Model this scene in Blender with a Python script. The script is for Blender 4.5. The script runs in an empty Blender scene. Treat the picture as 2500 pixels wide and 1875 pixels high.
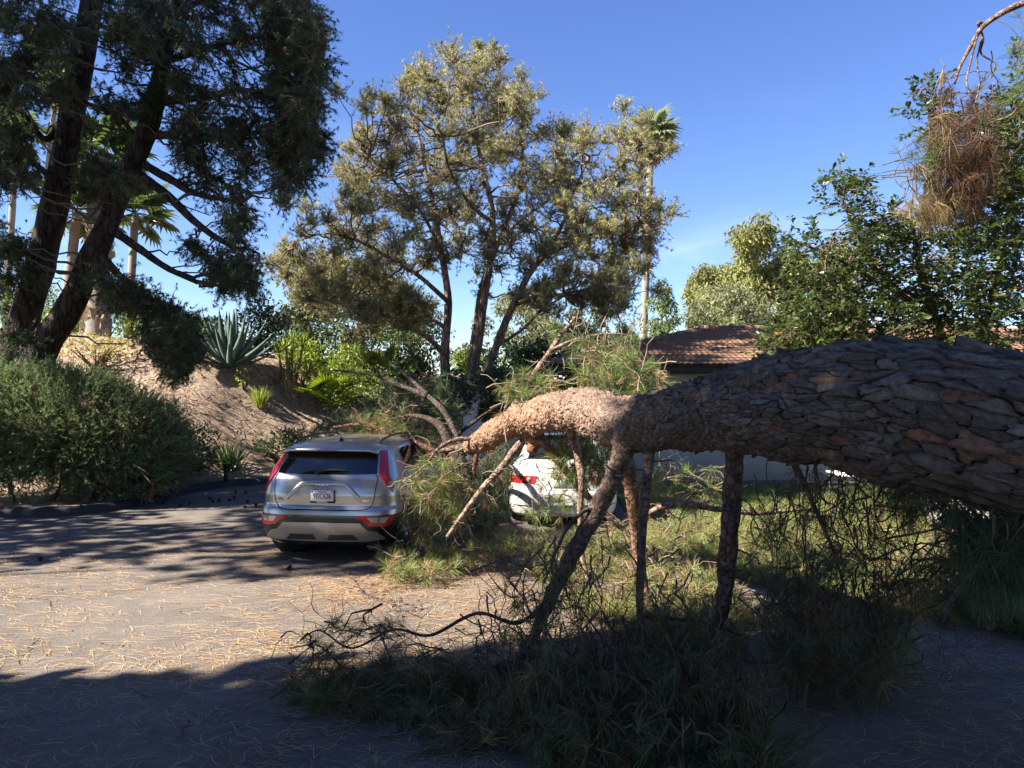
import bpy, bmesh, math, random
import numpy as np
from mathutils import Vector, Matrix, noise
from mathutils.geometry import delaunay_2d_cdt

SC = bpy.context.scene
COL = SC.collection
# ------------------------------------------------------------------ camera
CAM_H = 2.15
FPX, CX, HY = 1875.0, 1250.0, 958.0          # focal length and horizon, in pixels of a 2500 px wide frame
cam_d = bpy.data.cameras.new('camera')
cam = bpy.data.objects.new('camera', cam_d); COL.objects.link(cam)
cam.location = (0, 0, CAM_H); cam.rotation_euler = (math.radians(90), 0, 0)
cam_d.sensor_width = 36.0; cam_d.lens = 27.0; cam_d.shift_y = (HY - 937.5) / 2500.0
cam_d.clip_start = 0.05; cam_d.clip_end = 2000
SC.camera = cam
# ------------------------------------------------------------------ sky and sun
SUN_EL = math.radians(40.0)
SUN_AZ = math.radians(198.0)                  # direction towards the sun, counted from +x anticlockwise
SUN = Vector((math.cos(SUN_AZ)*math.cos(SUN_EL), math.sin(SUN_AZ)*math.cos(SUN_EL), math.sin(SUN_EL)))
world = bpy.data.worlds.new('World'); SC.world = world; world.use_nodes = True
wn = world.node_tree.nodes; wl = world.node_tree.links
wn.clear()
sky = wn.new('ShaderNodeTexSky'); sky.sky_type = 'NISHITA'; sky.sun_disc = False
sky.sun_elevation = SUN_EL
sky.sun_rotation = math.atan2(SUN.x, SUN.y) % (2*math.pi)
sky.altitude = 100; sky.air_density = 1.0; sky.dust_density = 0.05; sky.ozone_density = 4.5
wtc = wn.new('ShaderNodeTexCoord'); wmp = wn.new('ShaderNodeMapping'); wmp.inputs['Scale'].default_value = (1.6, 2.4, 7.0)
wmp.inputs['Rotation'].default_value = (0.25, 0.35, 0.4)
wno = wn.new('ShaderNodeTexNoise'); wno.inputs['Scale'].default_value = 2.2; wno.inputs['Detail'].default_value = 7; wno.inputs['Roughness'].default_value = 0.55; wno.inputs['Distortion'].default_value = 0.6
wrp = wn.new('ShaderNodeValToRGB'); wrp.color_ramp.elements[0].position = 0.54; wrp.color_ramp.elements[1].position = 0.80
wrp.color_ramp.elements[1].color = (0.34, 0.34, 0.34, 1)
wmx = wn.new('ShaderNodeMixRGB'); wmx.inputs['Color2'].default_value = (7.0, 7.6, 8.6, 1)
wsp = wn.new('ShaderNodeSeparateXYZ'); wlow = wn.new('ShaderNodeMapRange')      # cirrus sits low over the horizon, all round
wlow.inputs['From Min'].default_value = 0.08; wlow.inputs['From Max'].default_value = 0.36
wlow.inputs['To Min'].default_value = 1.0; wlow.inputs['To Max'].default_value = 0.0
wmu = wn.new('ShaderNodeMath'); wmu.operation = 'MULTIPLY'
bg = wn.new('ShaderNodeBackground'); bg.inputs['Strength'].default_value = 0.06
wo = wn.new('ShaderNodeOutputWorld')
wl.new(wtc.outputs['Generated'], wmp.inputs['Vector']); wl.new(wmp.outputs['Vector'], wno.inputs['Vector'])
wl.new(wtc.outputs['Generated'], wsp.inputs['Vector']); wl.new(wsp.outputs['Z'], wlow.inputs['Value'])
wl.new(wno.outputs['Fac'], wrp.inputs['Fac']); wl.new(wrp.outputs['Color'], wmu.inputs[0]); wl.new(wlow.outputs['Result'], wmu.inputs[1])
whs = wn.new('ShaderNodeHueSaturation'); whs.inputs['Saturation'].default_value = 1.12; whs.inputs['Hue'].default_value = .516; wl.new(sky.outputs['Color'], whs.inputs['Color'])
wl.new(wmu.outputs['Value'], wmx.inputs['Fac']); wl.new(whs.outputs['Color'], wmx.inputs['Color1'])
wl.new(wmx.outputs['Color'], bg.inputs['Color']); wl.new(bg.outputs['Background'], wo.inputs['Surface'])
sun_d = bpy.data.lights.new('sun', 'SUN'); sun_d.energy = 5.0; sun_d.angle = math.radians(0.53); sun_d.color = (1.0, 0.93, 0.82)
sun_o = bpy.data.objects.new('sun', sun_d); COL.objects.link(sun_o)
sun_o.location = SUN*60; sun_o.rotation_euler = (-SUN).to_track_quat('-Z', 'Y').to_euler()
vs = SC.view_settings
vs.view_transform = 'Standard'; vs.look = 'None'; vs.exposure = 1.95; vs.gamma = 1.0; vs.use_curve_mapping = False

SC.cycles.max_bounces = 4; SC.cycles.diffuse_bounces = 2; SC.cycles.glossy_bounces = 2; SC.cycles.transmission_bounces = 3; SC.cycles.transparent_max_bounces = 4
# ------------------------------------------------------------------ helpers
R = np.random.default_rng(11)
random.seed(5)
def W(px, py, d):
    """point at depth d seen at pixel (px, py) of the 2500 px frame"""
    return np.array([(px-CX)/FPX*d, d, CAM_H+(HY-py)/FPX*d])
def WD(px, py, d): return W(px*1.1302, py*1.1302, d)
def G(px, py, z=0.0):
    d = (CAM_H-z)*FPX/(py-HY); return np.array([(px-CX)/FPX*d, d, z])

def nrm(a): return a/np.maximum(np.linalg.norm(a, axis=-1, keepdims=True), 1e-9)

class Acc:
    """collects vertex / face / colour arrays for one mesh"""
    def __init__(s): s.V=[]; s.F=[]; s.C=[]; s.n=0
    def add(s, V, F, C=None):
        V = np.asarray(V, float).reshape(-1, 3); s.V.append(V)
        for f in (F if isinstance(F, (list, tuple)) else [F]):
            f = np.asarray(f, int)
            if len(f): s.F.append(f+s.n)
        if C is None: C = np.ones((len(V), 3))
        C = np.asarray(C, float)
        if C.ndim == 1: C = np.tile(C, (len(V), 1))
        s.C.append(C); s.n += len(V); return s
    def build(s, name, mat, parent=None, smooth=False, kind=None):
        me = bpy.data.meshes.new(name)
        if s.n:
            V = np.concatenate(s.V); C = np.concatenate(s.C)
            me.vertices.add(len(V)); me.vertices.foreach_set('co', V.astype(np.float32).ravel())
            tot = sum(f.size for f in s.F); npol = sum(len(f) for f in s.F)
            me.loops.add(tot); me.polygons.add(npol)
            me.loops.foreach_set('vertex_index', np.concatenate([f.ravel() for f in s.F]).astype(np.int32))
            cnt = np.concatenate([np.full(len(f), f.shape[1], np.int32) for f in s.F])
            st = np.concatenate([[0], np.cumsum(cnt)[:-1]]).astype(np.int32)
            me.polygons.foreach_set('loop_start', st); me.polygons.foreach_set('loop_total', cnt)
            if smooth: me.polygons.foreach_set('use_smooth', np.ones(npol, bool))
            ca = me.color_attributes.new('Col', 'FLOAT_COLOR', 'POINT')
            ca.data.foreach_set('color', np.concatenate([C, np.ones((len(C), 1))], 1).astype(np.float32).ravel())
            me.update(calc_edges=True); me.validate()
        return obj(name, me, mat, parent, kind)

def obj(name, me, mat=None, parent=None, kind=None):
    o = bpy.data.objects.new(name, me); COL.objects.link(o)
    if mat is not None and me is not None and not me.materials: me.materials.append(mat)
    if parent is not None: o.parent = parent
    if kind: o['kind'] = kind
    return o
def thing(name, label, cat, group=None, loc=(0, 0, 0)):
    o = bpy.data.objects.new(name, None); COL.objects.link(o); o.location = loc; o.empty_display_size = 0.2
    tag(o, label, cat, group); return o
def tag(o, label, cat, group=None):
    o['label'] = label; o['category'] = cat
    if group: o['group'] = group
    return o
def dup(o, parent, M):
    c = o.copy(); COL.objects.link(c); c.parent = parent; c.matrix_local = M; return c

def spline(pts, n):
    """Catmull-Rom through rows of any width"""
    P = np.asarray(pts, float); P = np.vstack([2*P[0]-P[1], P, 2*P[-1]-P[-2]])
    m = len(P)-3; t = np.linspace(0, m-1e-9, n); i = t.astype(int); f = (t-i)[:, None]
    a, b, c, d = P[i], P[i+1], P[i+2], P[i+3]
    return 0.5*((2*b)+(-a+c)*f+(2*a-5*b+4*c-d)*f**2+(-a+3*b-3*c+d)*f**3)
def frames(P):
    T = nrm(np.gradient(P, axis=0))
    ref = np.array([0, 0, 1.]) if abs(T[0][2]) < .9 else np.array([1., 0, 0])
    N = np.zeros_like(T); n = nrm(np.cross(T[0], ref))
    for k in range(len(T)):
        n = nrm(n - T[k]*np.dot(n, T[k])); N[k] = n
    return T, N, np.cross(T, N)
def tube(path, sides=8, lump=0.0, seed=0):
    """path rows x, y, z, r"""
    P = path[:, :3]; r = path[:, 3]; T, N, B = frames(P)
    th = np.linspace(0, 2*np.pi, sides, endpoint=False); K = len(P)
    rr = np.tile(r[:, None], (1, sides))
    if lump:
        g = np.random.default_rng(seed); a = g.normal(size=(K, sides))
        for _ in range(2): a = (a+np.roll(a, 1, 1)+np.roll(a, -1, 1)+np.vstack([a[:1], a[:-1]])+np.vstack([a[1:], a[-1:]]))/5
        rr = rr*(1+lump*a*2.5)
    V = P[:, None]+rr[..., None]*(np.cos(th)[None, :, None]*N[:, None]+np.sin(th)[None, :, None]*B[:, None])
    V = V.reshape(-1, 3)
    i = np.arange(K-1)[:, None]*sides; j = np.arange(sides)[None]; jn = (j+1) % sides
    F = np.stack([i+j, i+jn, i+sides+jn, i+sides+j], -1).reshape(-1, 4)
    V = np.vstack([V, P[0], P[-1]]); n0 = K*sides; j = np.arange(sides); jn = (j+1) % sides
    C0 = np.stack([np.full(sides, n0), jn, j], -1); C1 = np.stack([np.full(sides, n0+1), (K-1)*sides+j, (K-1)*sides+jn], -1)
    return V, [F, np.vstack([C0, C1])]
def tubes(P, r, sides=3):
    """many thin tubes: P (T,K,3), r (T,K)"""
    Tn, K, _ = P.shape
    if Tn == 0: return np.zeros((0, 3)), [np.zeros((0, 4), int)]
    t = nrm(np.gradient(P, axis=1)); ref = np.where(np.abs(t[..., 2:3]) < .85, np.array([0, 0, 1.]), np.array([1., 0, 0]))
    n = nrm(np.cross(t, ref)); b = np.cross(t, n)
    th = np.linspace(0, 2*np.pi, sides, endpoint=False)
    V = P[:, :, None]+r[:, :, None, None]*(np.cos(th)[None, None, :, None]*n[:, :, None]+np.sin(th)[None, None, :, None]*b[:, :, None])
    base = (np.arange(Tn)*K*sides)[:, None, None]; k = (np.arange(K-1)*sides)[None, :, None]; j = np.arange(sides)[None, None]; jn = (j+1) % sides
    F = np.stack([base+k+j, base+k+jn, base+k+sides+jn, base+k+sides+j], -1).reshape(-1, 4)
    return V.reshape(-1, 3), [F]
def walk(S, D, L, K, wander, grav, g):
    """random walks from S (T,3) along D, length L (T,)"""
    P = np.zeros((len(S), K, 3)); P[:, 0] = S; d = nrm(D)
    for k in range(1, K):
        d = nrm(d+g.normal(size=d.shape)*wander+np.array([0, 0, -1.])*grav)
        P[:, k] = P[:, k-1]+d*(L/(K-1))[:, None]
    return P, d
def needles(P, D, n, L, w, spread, g, col, droop=0.0, two=False, back=0.3):
    """n needles from each tuft P (m,3) along D; col (m,3). returns V, F, C"""
    m = len(P)
    if m == 0: return np.zeros((0, 3)), [np.zeros((0, 3), int)], np.zeros((0, 3))
    Pn = np.repeat(P, n, 0); Dn = np.repeat(nrm(D), n, 0); Cn = np.repeat(col, n, 0)
    d = nrm(Dn+spread*nrm(g.normal(size=Dn.shape))*g.uniform(.3, 1.15, (m*n, 1)))
    l = (L*g.uniform(.65, 1.12, m*n))[:, None]
    b0 = Pn-Dn*l*back*g.uniform(0, 1, (m*n, 1))
    sd = nrm(np.cross(d, g.normal(size=d.shape)))*w*.5
    tip = b0+d*l+np.array([0, 0, -1.])*droop*l
    Cn = Cn*g.uniform(.7, 1.3, (m*n, 1))
    idx = np.arange(m*n)
    if two:
        mid = b0+d*l*.55+np.array([0, 0, -1.])*droop*l*.22
        V = np.stack([b0-sd*.8, b0+sd*.8, mid+sd, mid-sd, tip], 1).reshape(-1, 3); i = idx[:, None]*5
        return V, [i+np.array([0, 1, 2, 3]), i+np.array([3, 2, 4])], np.repeat(Cn, 5, 0)
    V = np.stack([b0-sd, b0+sd, tip], 1).reshape(-1, 3); i = idx[:, None]*3
    return V, [i+np.array([0, 1, 2])], np.repeat(Cn, 3, 0)
def leaves(P, D, size, g, col, aspect=.45, fold=.25):
    m = len(P); D = nrm(D); s = (size*g.uniform(.7, 1.25, m))[:, None]
    sd = nrm(np.cross(D, g.normal(size=D.shape)*.6+np.array([0, 0, 1.]))); up = np.cross(sd, D)
    a = P; t = P+D*s; mid = P+D*s*.55
    l = mid+sd*s*aspect*.5+up*s*fold*.25; r = mid-sd*s*aspect*.5+up*s*fold*.25
    l2 = P+D*s*.85+sd*s*aspect*.3+up*s*fold*.15; r2 = P+D*s*.85-sd*s*aspect*.3+up*s*fold*.15
    V = np.stack([a, l, l2, t, r2, r], 1).reshape(-1, 3); i = np.arange(m)[:, None]*6
    C = np.repeat(col*g.uniform(.75, 1.25, (m, 1)), 6, 0)
    return V, [i+np.array([0, 1, 2, 3]), i+np.array([0, 3, 4, 5])], C
def sph(n, g, up=0.0):
    v = nrm(g.normal(size=(n, 3))); v[:, 2] += up; return nrm(v)
def in_poly(x, y, poly):
    p = np.asarray(poly, float); q = np.roll(p, -1, 0); c = np.zeros(len(x), bool)
    for (x0, y0), (x1, y1) in zip(p, q):
        if y0 == y1: continue
        c ^= ((y0 > y) != (y1 > y)) & (x < (x1-x0)*(y-y0)/(y1-y0)+x0)
    return c
def poly_pts(poly, n, g):
    p = np.asarray(poly, float); lo, hi = p.min(0), p.max(0); out = np.zeros((0, 2))
    while len(out) < n:
        q = g.uniform(lo, hi, (n*3, 2)); q = q[in_poly(q[:, 0], q[:, 1], p)]; out = np.vstack([out, q])
    return out[:n]
def mixc(a, b, t): return np.asarray(a)*(1-t)+np.asarray(b)*t

# ------------------------------------------------------------------ materials
def newmat(name):
    m = bpy.data.materials.new(name); m.use_nodes = True; nt = m.node_tree; nt.nodes.clear()
    return m, nt, nt.nodes, nt.links
def simple(name, col, rough=.5, metal=0., coat=0., spec=.5, emis=None):
    m, nt, N, Lk = newmat(name); b = N.new('ShaderNodeBsdfPrincipled'); o = N.new('ShaderNodeOutputMaterial')
    b.inputs['Base Color'].default_value = (*col, 1); b.inputs['Roughness'].default_value = rough; b.inputs['Metallic'].default_value = metal
    b.inputs['Coat Weight'].default_value = coat; b.inputs['Coat Roughness'].default_value = .06; b.inputs['Specular IOR Level'].default_value = spec
    Lk.new(b.outputs[0], o.inputs[0]); return m
def foliage(name, trans=.3, rough=.5, spec=.25):
    """leaf colour from the Col attribute, some light through the leaf"""
    m, nt, N, Lk = newmat(name); a = N.new('ShaderNodeVertexColor'); a.layer_name = 'Col'
    b = N.new('ShaderNodeBsdfPrincipled'); t = N.new('ShaderNodeBsdfTranslucent'); x = N.new('ShaderNodeMixShader'); o = N.new('ShaderNodeOutputMaterial')
    b.inputs['Roughness'].default_value = rough; b.inputs['Specular IOR Level'].default_value = spec; x.inputs[0].default_value = trans
    hs = N.new('ShaderNodeHueSaturation'); hs.inputs['Saturation'].default_value = 1.1; hs.inputs['Value'].default_value = 1.5
    Lk.new(a.outputs[0], b.inputs['Base Color']); Lk.new(a.outputs[0], hs.inputs['Color']); Lk.new(hs.outputs[0], t.inputs[0])
    Lk.new(b.outputs[0], x.inputs[1]); Lk.new(t.outputs[0], x.inputs[2]); Lk.new(x.outputs[0], o.inputs[0]); return m
def noisy(name, c1, c2, scale=5., rough=.85, bump=.4, bscale=20., stretch=(1, 1, 1), c3=None, vcol=False, bdist=.02, detail=8, metal=0., spec=.3):
    m, nt, N, Lk = newmat(name); o = N.new('ShaderNodeOutputMaterial'); b = N.new('ShaderNodeBsdfPrincipled')
    tc = N.new('ShaderNodeTexCoord'); mp = N.new('ShaderNodeMapping'); mp.inputs['Scale'].default_value = stretch
    n1 = N.new('ShaderNodeTexNoise'); n1.inputs['Scale'].default_value = scale; n1.inputs['Detail'].default_value = detail; n1.inputs['Roughness'].default_value = .65
    rp = N.new('ShaderNodeValToRGB'); e = rp.color_ramp.elements
    e[0].position = .32; e[0].color = (*c1, 1); e[1].position = .68; e[1].color = (*c2, 1)
    if c3 is not None:
        k = e.new(.5); k.color = (*c3, 1)
    n2 = N.new('ShaderNodeTexNoise'); n2.inputs['Scale'].default_value = bscale; n2.inputs['Detail'].default_value = 6; n2.inputs['Roughness'].default_value = .7
    bp = N.new('ShaderNodeBump'); bp.inputs['Strength'].default_value = bump; bp.inputs['Distance'].default_value = bdist
    Lk.new(tc.outputs['Object'], mp.inputs[0]); Lk.new(mp.outputs[0], n1.inputs['Vector']); Lk.new(mp.outputs[0], n2.inputs['Vector'])
    Lk.new(n1.outputs['Fac'], rp.inputs[0]); Lk.new(n2.outputs['Fac'], bp.inputs['Height']); Lk.new(bp.outputs[0], b.inputs['Normal'])
    if vcol:
        a = N.new('ShaderNodeVertexColor'); a.layer_name = 'Col'; mx = N.new('ShaderNodeMixRGB'); mx.blend_type = 'MULTIPLY'; mx.inputs[0].default_value = 1
        Lk.new(rp.outputs[0], mx.inputs[1]); Lk.new(a.outputs[0], mx.inputs[2]); Lk.new(mx.outputs[0], b.inputs['Base Color'])
    else: Lk.new(rp.outputs[0], b.inputs['Base Color'])
    b.inputs['Roughness'].default_value = rough; b.inputs['Metallic'].default_value = metal; b.inputs['Specular IOR Level'].default_value = spec
    Lk.new(b.outputs[0], o.inputs[0]); return m
def bark(name, c1, c2, scale=9., bump=.9, stretch=(1, 1, .22)):
    """fissured bark: stretched voronoi cracks over noise"""
    m, nt, N, Lk = newmat(name); o = N.new('ShaderNodeOutputMaterial'); b = N.new('ShaderNodeBsdfPrincipled'); b.inputs['Roughness'].default_value = .9; b.inputs['Specular IOR Level'].default_value = .15
    tc = N.new('ShaderNodeTexCoord'); mp = N.new('ShaderNodeMapping'); mp.inputs['Scale'].default_value = stretch
    nz = N.new('ShaderNodeTexNoise'); nz.inputs['Scale'].default_value = scale*1.2; nz.inputs['Detail'].default_value = 5
    ad = N.new('ShaderNodeMixRGB'); ad.blend_type = 'ADD'; ad.inputs[0].default_value = .12
    vo = N.new('ShaderNodeTexVoronoi'); vo.feature = 'DISTANCE_TO_EDGE'; vo.inputs['Scale'].default_value = scale
    r1 = N.new('ShaderNodeValToRGB'); r1.color_ramp.elements[0].color = (*(np.array(c1)*.35), 1); r1.color_ramp.elements[0].position = 0.0; r1.color_ramp.elements[1].position = .16; r1.color_ramp.elements[1].color = (1, 1, 1, 1)
    r1.color_ramp.elements[0].color = (.3, .27, .25, 1)
    n2 = N.new('ShaderNodeTexNoise'); n2.inputs['Scale'].default_value = scale*.8; n2.inputs['Detail'].default_value = 7
    r2 = N.new('ShaderNodeValToRGB'); r2.color_ramp.elements[0].position = .35; r2.color_ramp.elements[1].position = .65
    r2.color_ramp.elements[0].color = (*c1, 1); r2.color_ramp.elements[1].color = (*c2, 1)
    mx = N.new('ShaderNodeMixRGB'); mx.blend_type = 'MULTIPLY'; mx.inputs[0].default_value = 1
    a = N.new('ShaderNodeVertexColor'); a.layer_name = 'Col'; m2 = N.new('ShaderNodeMixRGB'); m2.blend_type = 'MULTIPLY'; m2.inputs[0].default_value = 1
    hm = N.new('ShaderNodeMath'); hm.operation = 'MINIMUM'; hm.inputs[1].default_value = .2
    ha = N.new('ShaderNodeMath'); ha.operation = 'MULTIPLY_ADD'; ha.inputs[1].default_value = .25
    bp = N.new('ShaderNodeBump'); bp.inputs['Strength'].default_value = bump; bp.inputs['Distance'].default_value = .06
    Lk.new(tc.outputs['Object'], mp.inputs[0]); Lk.new(mp.outputs[0], nz.inputs['Vector']); Lk.new(mp.outputs[0], ad.inputs[1]); Lk.new(nz.outputs['Color'], ad.inputs[2])
    Lk.new(ad.outputs[0], vo.inputs['Vector']); Lk.new(mp.outputs[0], n2.inputs['Vector']); Lk.new(vo.outputs['Distance'], r1.inputs[0]); Lk.new(n2.outputs['Fac'], r2.inputs[0])
    Lk.new(r2.outputs[0], mx.inputs[1]); Lk.new(r1.outputs[0], mx.inputs[2]); Lk.new(mx.outputs[0], m2.inputs[1]); Lk.new(a.outputs[0], m2.inputs[2]); Lk.new(m2.outputs[0], b.inputs['Base Color'])
    Lk.new(vo.outputs['Distance'], hm.inputs[0]); Lk.new(n2.outputs['Fac'], ha.inputs[0]); Lk.new(hm.outputs[0], ha.inputs[2]); Lk.new(ha.outputs[0], bp.inputs['Height']); Lk.new(bp.outputs[0], b.inputs['Normal'])
    Lk.new(b.outputs[0], o.inputs[0]); return m

M = dict(
    needle=foliage('pine_needles', .25, .45), leaf=foliage('broad_leaves', .32, .38, .4), leafm=foliage('matte_leaves', .3, .6, .2),
    dry=foliage('dry_needles', .15, .6), twig=noisy('twig_bark', (.10, .075, .06), (.2, .16, .13), 30, .85, .3, 60, vcol=True),
    bark=bark('pine_bark', (.10, .075, .06), (.19, .15, .125), 8), limb=bark('limb_bark', (.15, .11, .09), (.27, .20, .16), 14, .7, (1, 1, 1)),
    plate=noisy('bark_plate', (.55, .53, .52), (1.25, 1.2, 1.17), 26, .92, 1.0, 85, vcol=True, bdist=.022, spec=.12),
    core=noisy('bark_crevice', (.012, .010, .009), (.03, .023, .019), 20, .95, .6, 40, spec=.08),
    palmtrunk=noisy('palm_trunk', (.20, .17, .14), (.36, .31, .26), 7, .9, .7, 14, (1, 1, 6), bdist=.05),
    soil=None)
# ------------------------------------------------------------------ the setting
def asphalt_mat():
    m, nt, N, Lk = newmat('worn_asphalt'); o = N.new('ShaderNodeOutputMaterial'); b = N.new('ShaderNodeBsdfPrincipled'); b.inputs['Roughness'].default_value = .92; b.inputs['Specular IOR Level'].default_value = .2
    tc = N.new('ShaderNodeTexCoord')
    def nz(s, d=6, r=.6):
        n = N.new('ShaderNodeTexNoise'); n.inputs['Scale'].default_value = s; n.inputs['Detail'].default_value = d; n.inputs['Roughness'].default_value = r; Lk.new(tc.outputs['Object'], n.inputs['Vector']); return n
    def ramp(src, p0, c0, p1, c1):
        r = N.new('ShaderNodeValToRGB'); e = r.color_ramp.elements; e[0].position = p0; e[0].color = (*c0, 1); e[1].position = p1; e[1].color = (*c1, 1); Lk.new(src, r.inputs[0]); return r
    def mul(a, b_, f=1.):
        x = N.new('ShaderNodeMixRGB'); x.blend_type = 'MULTIPLY'; x.inputs[0].default_value = f; Lk.new(a, x.inputs[1]); Lk.new(b_, x.inputs[2]); return x
    big = ramp(nz(.45, 5).outputs['Fac'], .35, (.142, .126, .112), .65, (.222, .196, .172))
    mid = ramp(nz(3.2, 8, .7).outputs['Fac'], .3, (.72, .72, .74), .7, (1.15, 1.1, 1.05))
    vs_ = N.new('ShaderNodeTexVoronoi'); vs_.inputs['Scale'].default_value = 85; Lk.new(tc.outputs['Object'], vs_.inputs['Vector'])
    spk = ramp(vs_.outputs['Distance'], .05, (1.25, 1.2, 1.15), .6, (.7, .7, .7))
    # crack network: warped voronoi edges, kept only where a slow noise allows
    wz = nz(1.6, 4); ad = N.new('ShaderNodeMixRGB'); ad.blend_type = 'ADD'; ad.inputs[0].default_value = .55; Lk.new(tc.outputs['Object'], ad.inputs[1]); Lk.new(wz.outputs['Color'], ad.inputs[2])
    vc = N.new('ShaderNodeTexVoronoi'); vc.feature = 'DISTANCE_TO_EDGE'; vc.inputs['Scale'].default_value = .42; Lk.new(ad.outputs[0], vc.inputs['Vector'])
    cr = ramp(vc.outputs['Distance'], .0010, (.3, .28, .26), .0036, (1, 1, 1))
    cm = ramp(nz(.9, 3).outputs['Fac'], .40, (0, 0, 0), .48, (1, 1, 1)); lt = N.new('ShaderNodeMixRGB'); lt.blend_type = 'LIGHTEN'; lt.inputs[0].default_value = 1
    Lk.new(cr.outputs[0], lt.inputs[1]); Lk.new(cm.outputs[0], lt.inputs[2])
    c = mul(mul(mul(big.outputs[0], mid.outputs[0]).outputs[0], spk.outputs[0], .8).outputs[0], lt.outputs[0])
    Lk.new(c.outputs[0], b.inputs['Base Color'])
    nb = nz(48, 5, .75); b1 = N.new('ShaderNodeBump'); b1.inputs['Strength'].default_value = .75; b1.inputs['Distance'].default_value = .02; Lk.new(nb.outputs['Fac'], b1.inputs['Height'])
    b2 = N.new('ShaderNodeBump'); b2.inputs['Strength'].default_value = .8; b2.inputs['Distance'].default_value = .03; Lk.new(lt.outputs[0], b2.inputs['Height']); Lk.new(b1.outputs[0], b2.inputs['Normal'])
    Lk.new(b2.outputs[0], b.inputs['Normal']); Lk.new(b.outputs[0], o.inputs[0]); return m
M['asphalt'] = asphalt_mat()
M['soil'] = noisy('needle_mulch_soil', (.17, .115, .08), (.52, .385, .275), 9, .95, 1.0, 30, c3=(.34, .245, .175), bdist=.05)
M['earth'] = noisy('dry_earth', (.10, .08, .05), (.2, .16, .1), .6, .95, .5, 6)
M['turf'] = noisy('lawn_soil', (.06, .075, .02), (.13, .13, .05), 4, .95, .6, 25)
M['kerb'] = noisy('tarred_kerb', (.022, .022, .024), (.05, .048, .047), 6, .85, .7, 30)
M['stucco'] = noisy('white_stucco', (.60, .58, .54), (.70, .68, .64), 3, .9, .55, 26, bdist=.012)
M['tile'] = noisy('clay_roof_tile', (.13, .07, .045), (.30, .17, .105), 2.2, .85, .4, 30, c3=(.21, .118, .074))
M['fascia'] = simple('dark_fascia', (.045, .035, .03), .7)
M['terracotta'] = noisy('terracotta', (.28, .10, .055), (.42, .18, .10), 6, .8, .2, 30)
M['whitepaint'] = simple('white_paint', (.72, .72, .70), .45)

def sheet(name, x0, x1, y0, y1, z, mat, nx=2, ny=2):
    xs = np.linspace(x0, x1, nx); ys = np.linspace(y0, y1, ny); X, Y = np.meshgrid(xs, ys)
    V = np.stack([X, Y, np.full_like(X, z)], -1).reshape(-1, 3)
    i = (np.arange(ny-1)[:, None]*nx+np.arange(nx-1)[None]).ravel()[:, None]
    return Acc().add(V, [i+np.array([0, 1, nx+1, nx])]).build(name, mat, kind='structure')
sheet('ground', -400, 400, -300, 700, -.04, M['earth'])
# asphalt, dipping a little and worn; one sheet
g = np.random.default_rng(3)
sheet('parking_lot', -34, 34, -20, 30, 0.0, M['asphalt'], 2, 2)

def kerb_y(x): return np.interp(x, [-60, -8.9, -8.2, -7.6, -7.25, -7.05, -6.9, -6.6, -5.9, -5.0, -3, -1, 1, 3, 40], [13.35, 13.32, 13.36, 13.6, 14.3, 15.6, 16.7, 17.5, 18.2, 18.7, 19.2, 19.6, 21, 25, 34])
def bank_z(x, y):
    x = np.asarray(x, float); y = np.asarray(y, float)
    yb = np.interp(x, [-60, -9, -8, -7, -6, -4, -2, 0, 3, 40], [15.4, 16.0, 16.7, 17.9, 18.9, 19.9, 21, 22.5, 26, 40])
    hc = np.interp(x, [-60, -20, -12, -7.5, -6.3, -5, -3.5, -2, 0, 3, 40], [4.6, 4.2, 3.65, 3.05, 2.85, 2.6, 2.25, 1.5, .7, .25, .2])
    t = np.clip((y-yb)/(hc/.60), 0, 1.0); t = np.where(t < .85, t, .85+.15*(1-(1-np.clip((t-.85)/.15, 0, 1))**2)*1.0)
    return .10+hc*t*(1.0)+np.clip(y-yb-hc/.6, 0, 40)*.02
xs = np.arange(-34, 16, .22); ys = np.arange(13, 60, .22); X, Y = np.meshgrid(xs, ys)
Z = bank_z(X, Y)
nzv = np.array([noise.fractal((x*.8, y*.8, 0.), 1.0, 2.0, 5) for x, y in zip(X.ravel(), Y.ravel())]).reshape(X.shape)
nz2 = np.random.default_rng(6).normal(size=Z.shape); Z = Z+np.where(Z > .12, 1, .25)*(nzv*.10+nz2*.018)
# snap the first row behind the kerb to the kerb line
nx = len(xs); ny = len(ys)
V = np.stack([X, np.maximum(Y, kerb_y(X)+.05), Z], -1).reshape(-1, 3)
i = (np.arange(ny-1)[:, None]*nx+np.arange(nx-1)[None]); keep = (Y[1:, :-1] > kerb_y(X[1:, :-1])) & (Y[1:, 1:] > kerb_y(X[1:, 1:])-.6)
i = i[keep][:, None]
bank = Acc().add(V, [i+np.array([0, 1, nx+1, nx])]).build('hillside', M['soil'], kind='structure', smooth=True)

# kerb: rounded tarred berm swept along the edge of the bed
kp = np.array([(-34, 13.35), (-14, 13.34), (-10, 13.32), (-8.9, 13.32), (-8.2, 13.36), (-7.65, 13.58), (-7.3, 14.2), (-7.12, 15.2), (-6.98, 16.4), (-6.65, 17.4), (-5.9, 18.15), (-4.8, 18.75), (-3, 19.2), (-1, 19.6), (1, 20.8)])
kp = spline(np.c_[kp, np.zeros(len(kp))], 150); T = nrm(np.gradient(kp, axis=0)); Nn = np.stack([-T[:, 1], T[:, 0], np.zeros(len(T))], -1)
prof = np.array([(-.19, -.03), (-.17, .05), (-.12, .115), (-.05, .142), (.05, .145), (.12, .11), (.17, .03), (.18, -.03)])
V = []; rr = np.random.default_rng(2)
for k in range(len(kp)):
    jit = rr.normal(size=len(prof))*.006
    for (a, z), j_ in zip(prof, jit): V.append(kp[k]+Nn[k]*(a+j_)+np.array([0, 0, z+j_]))
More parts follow.
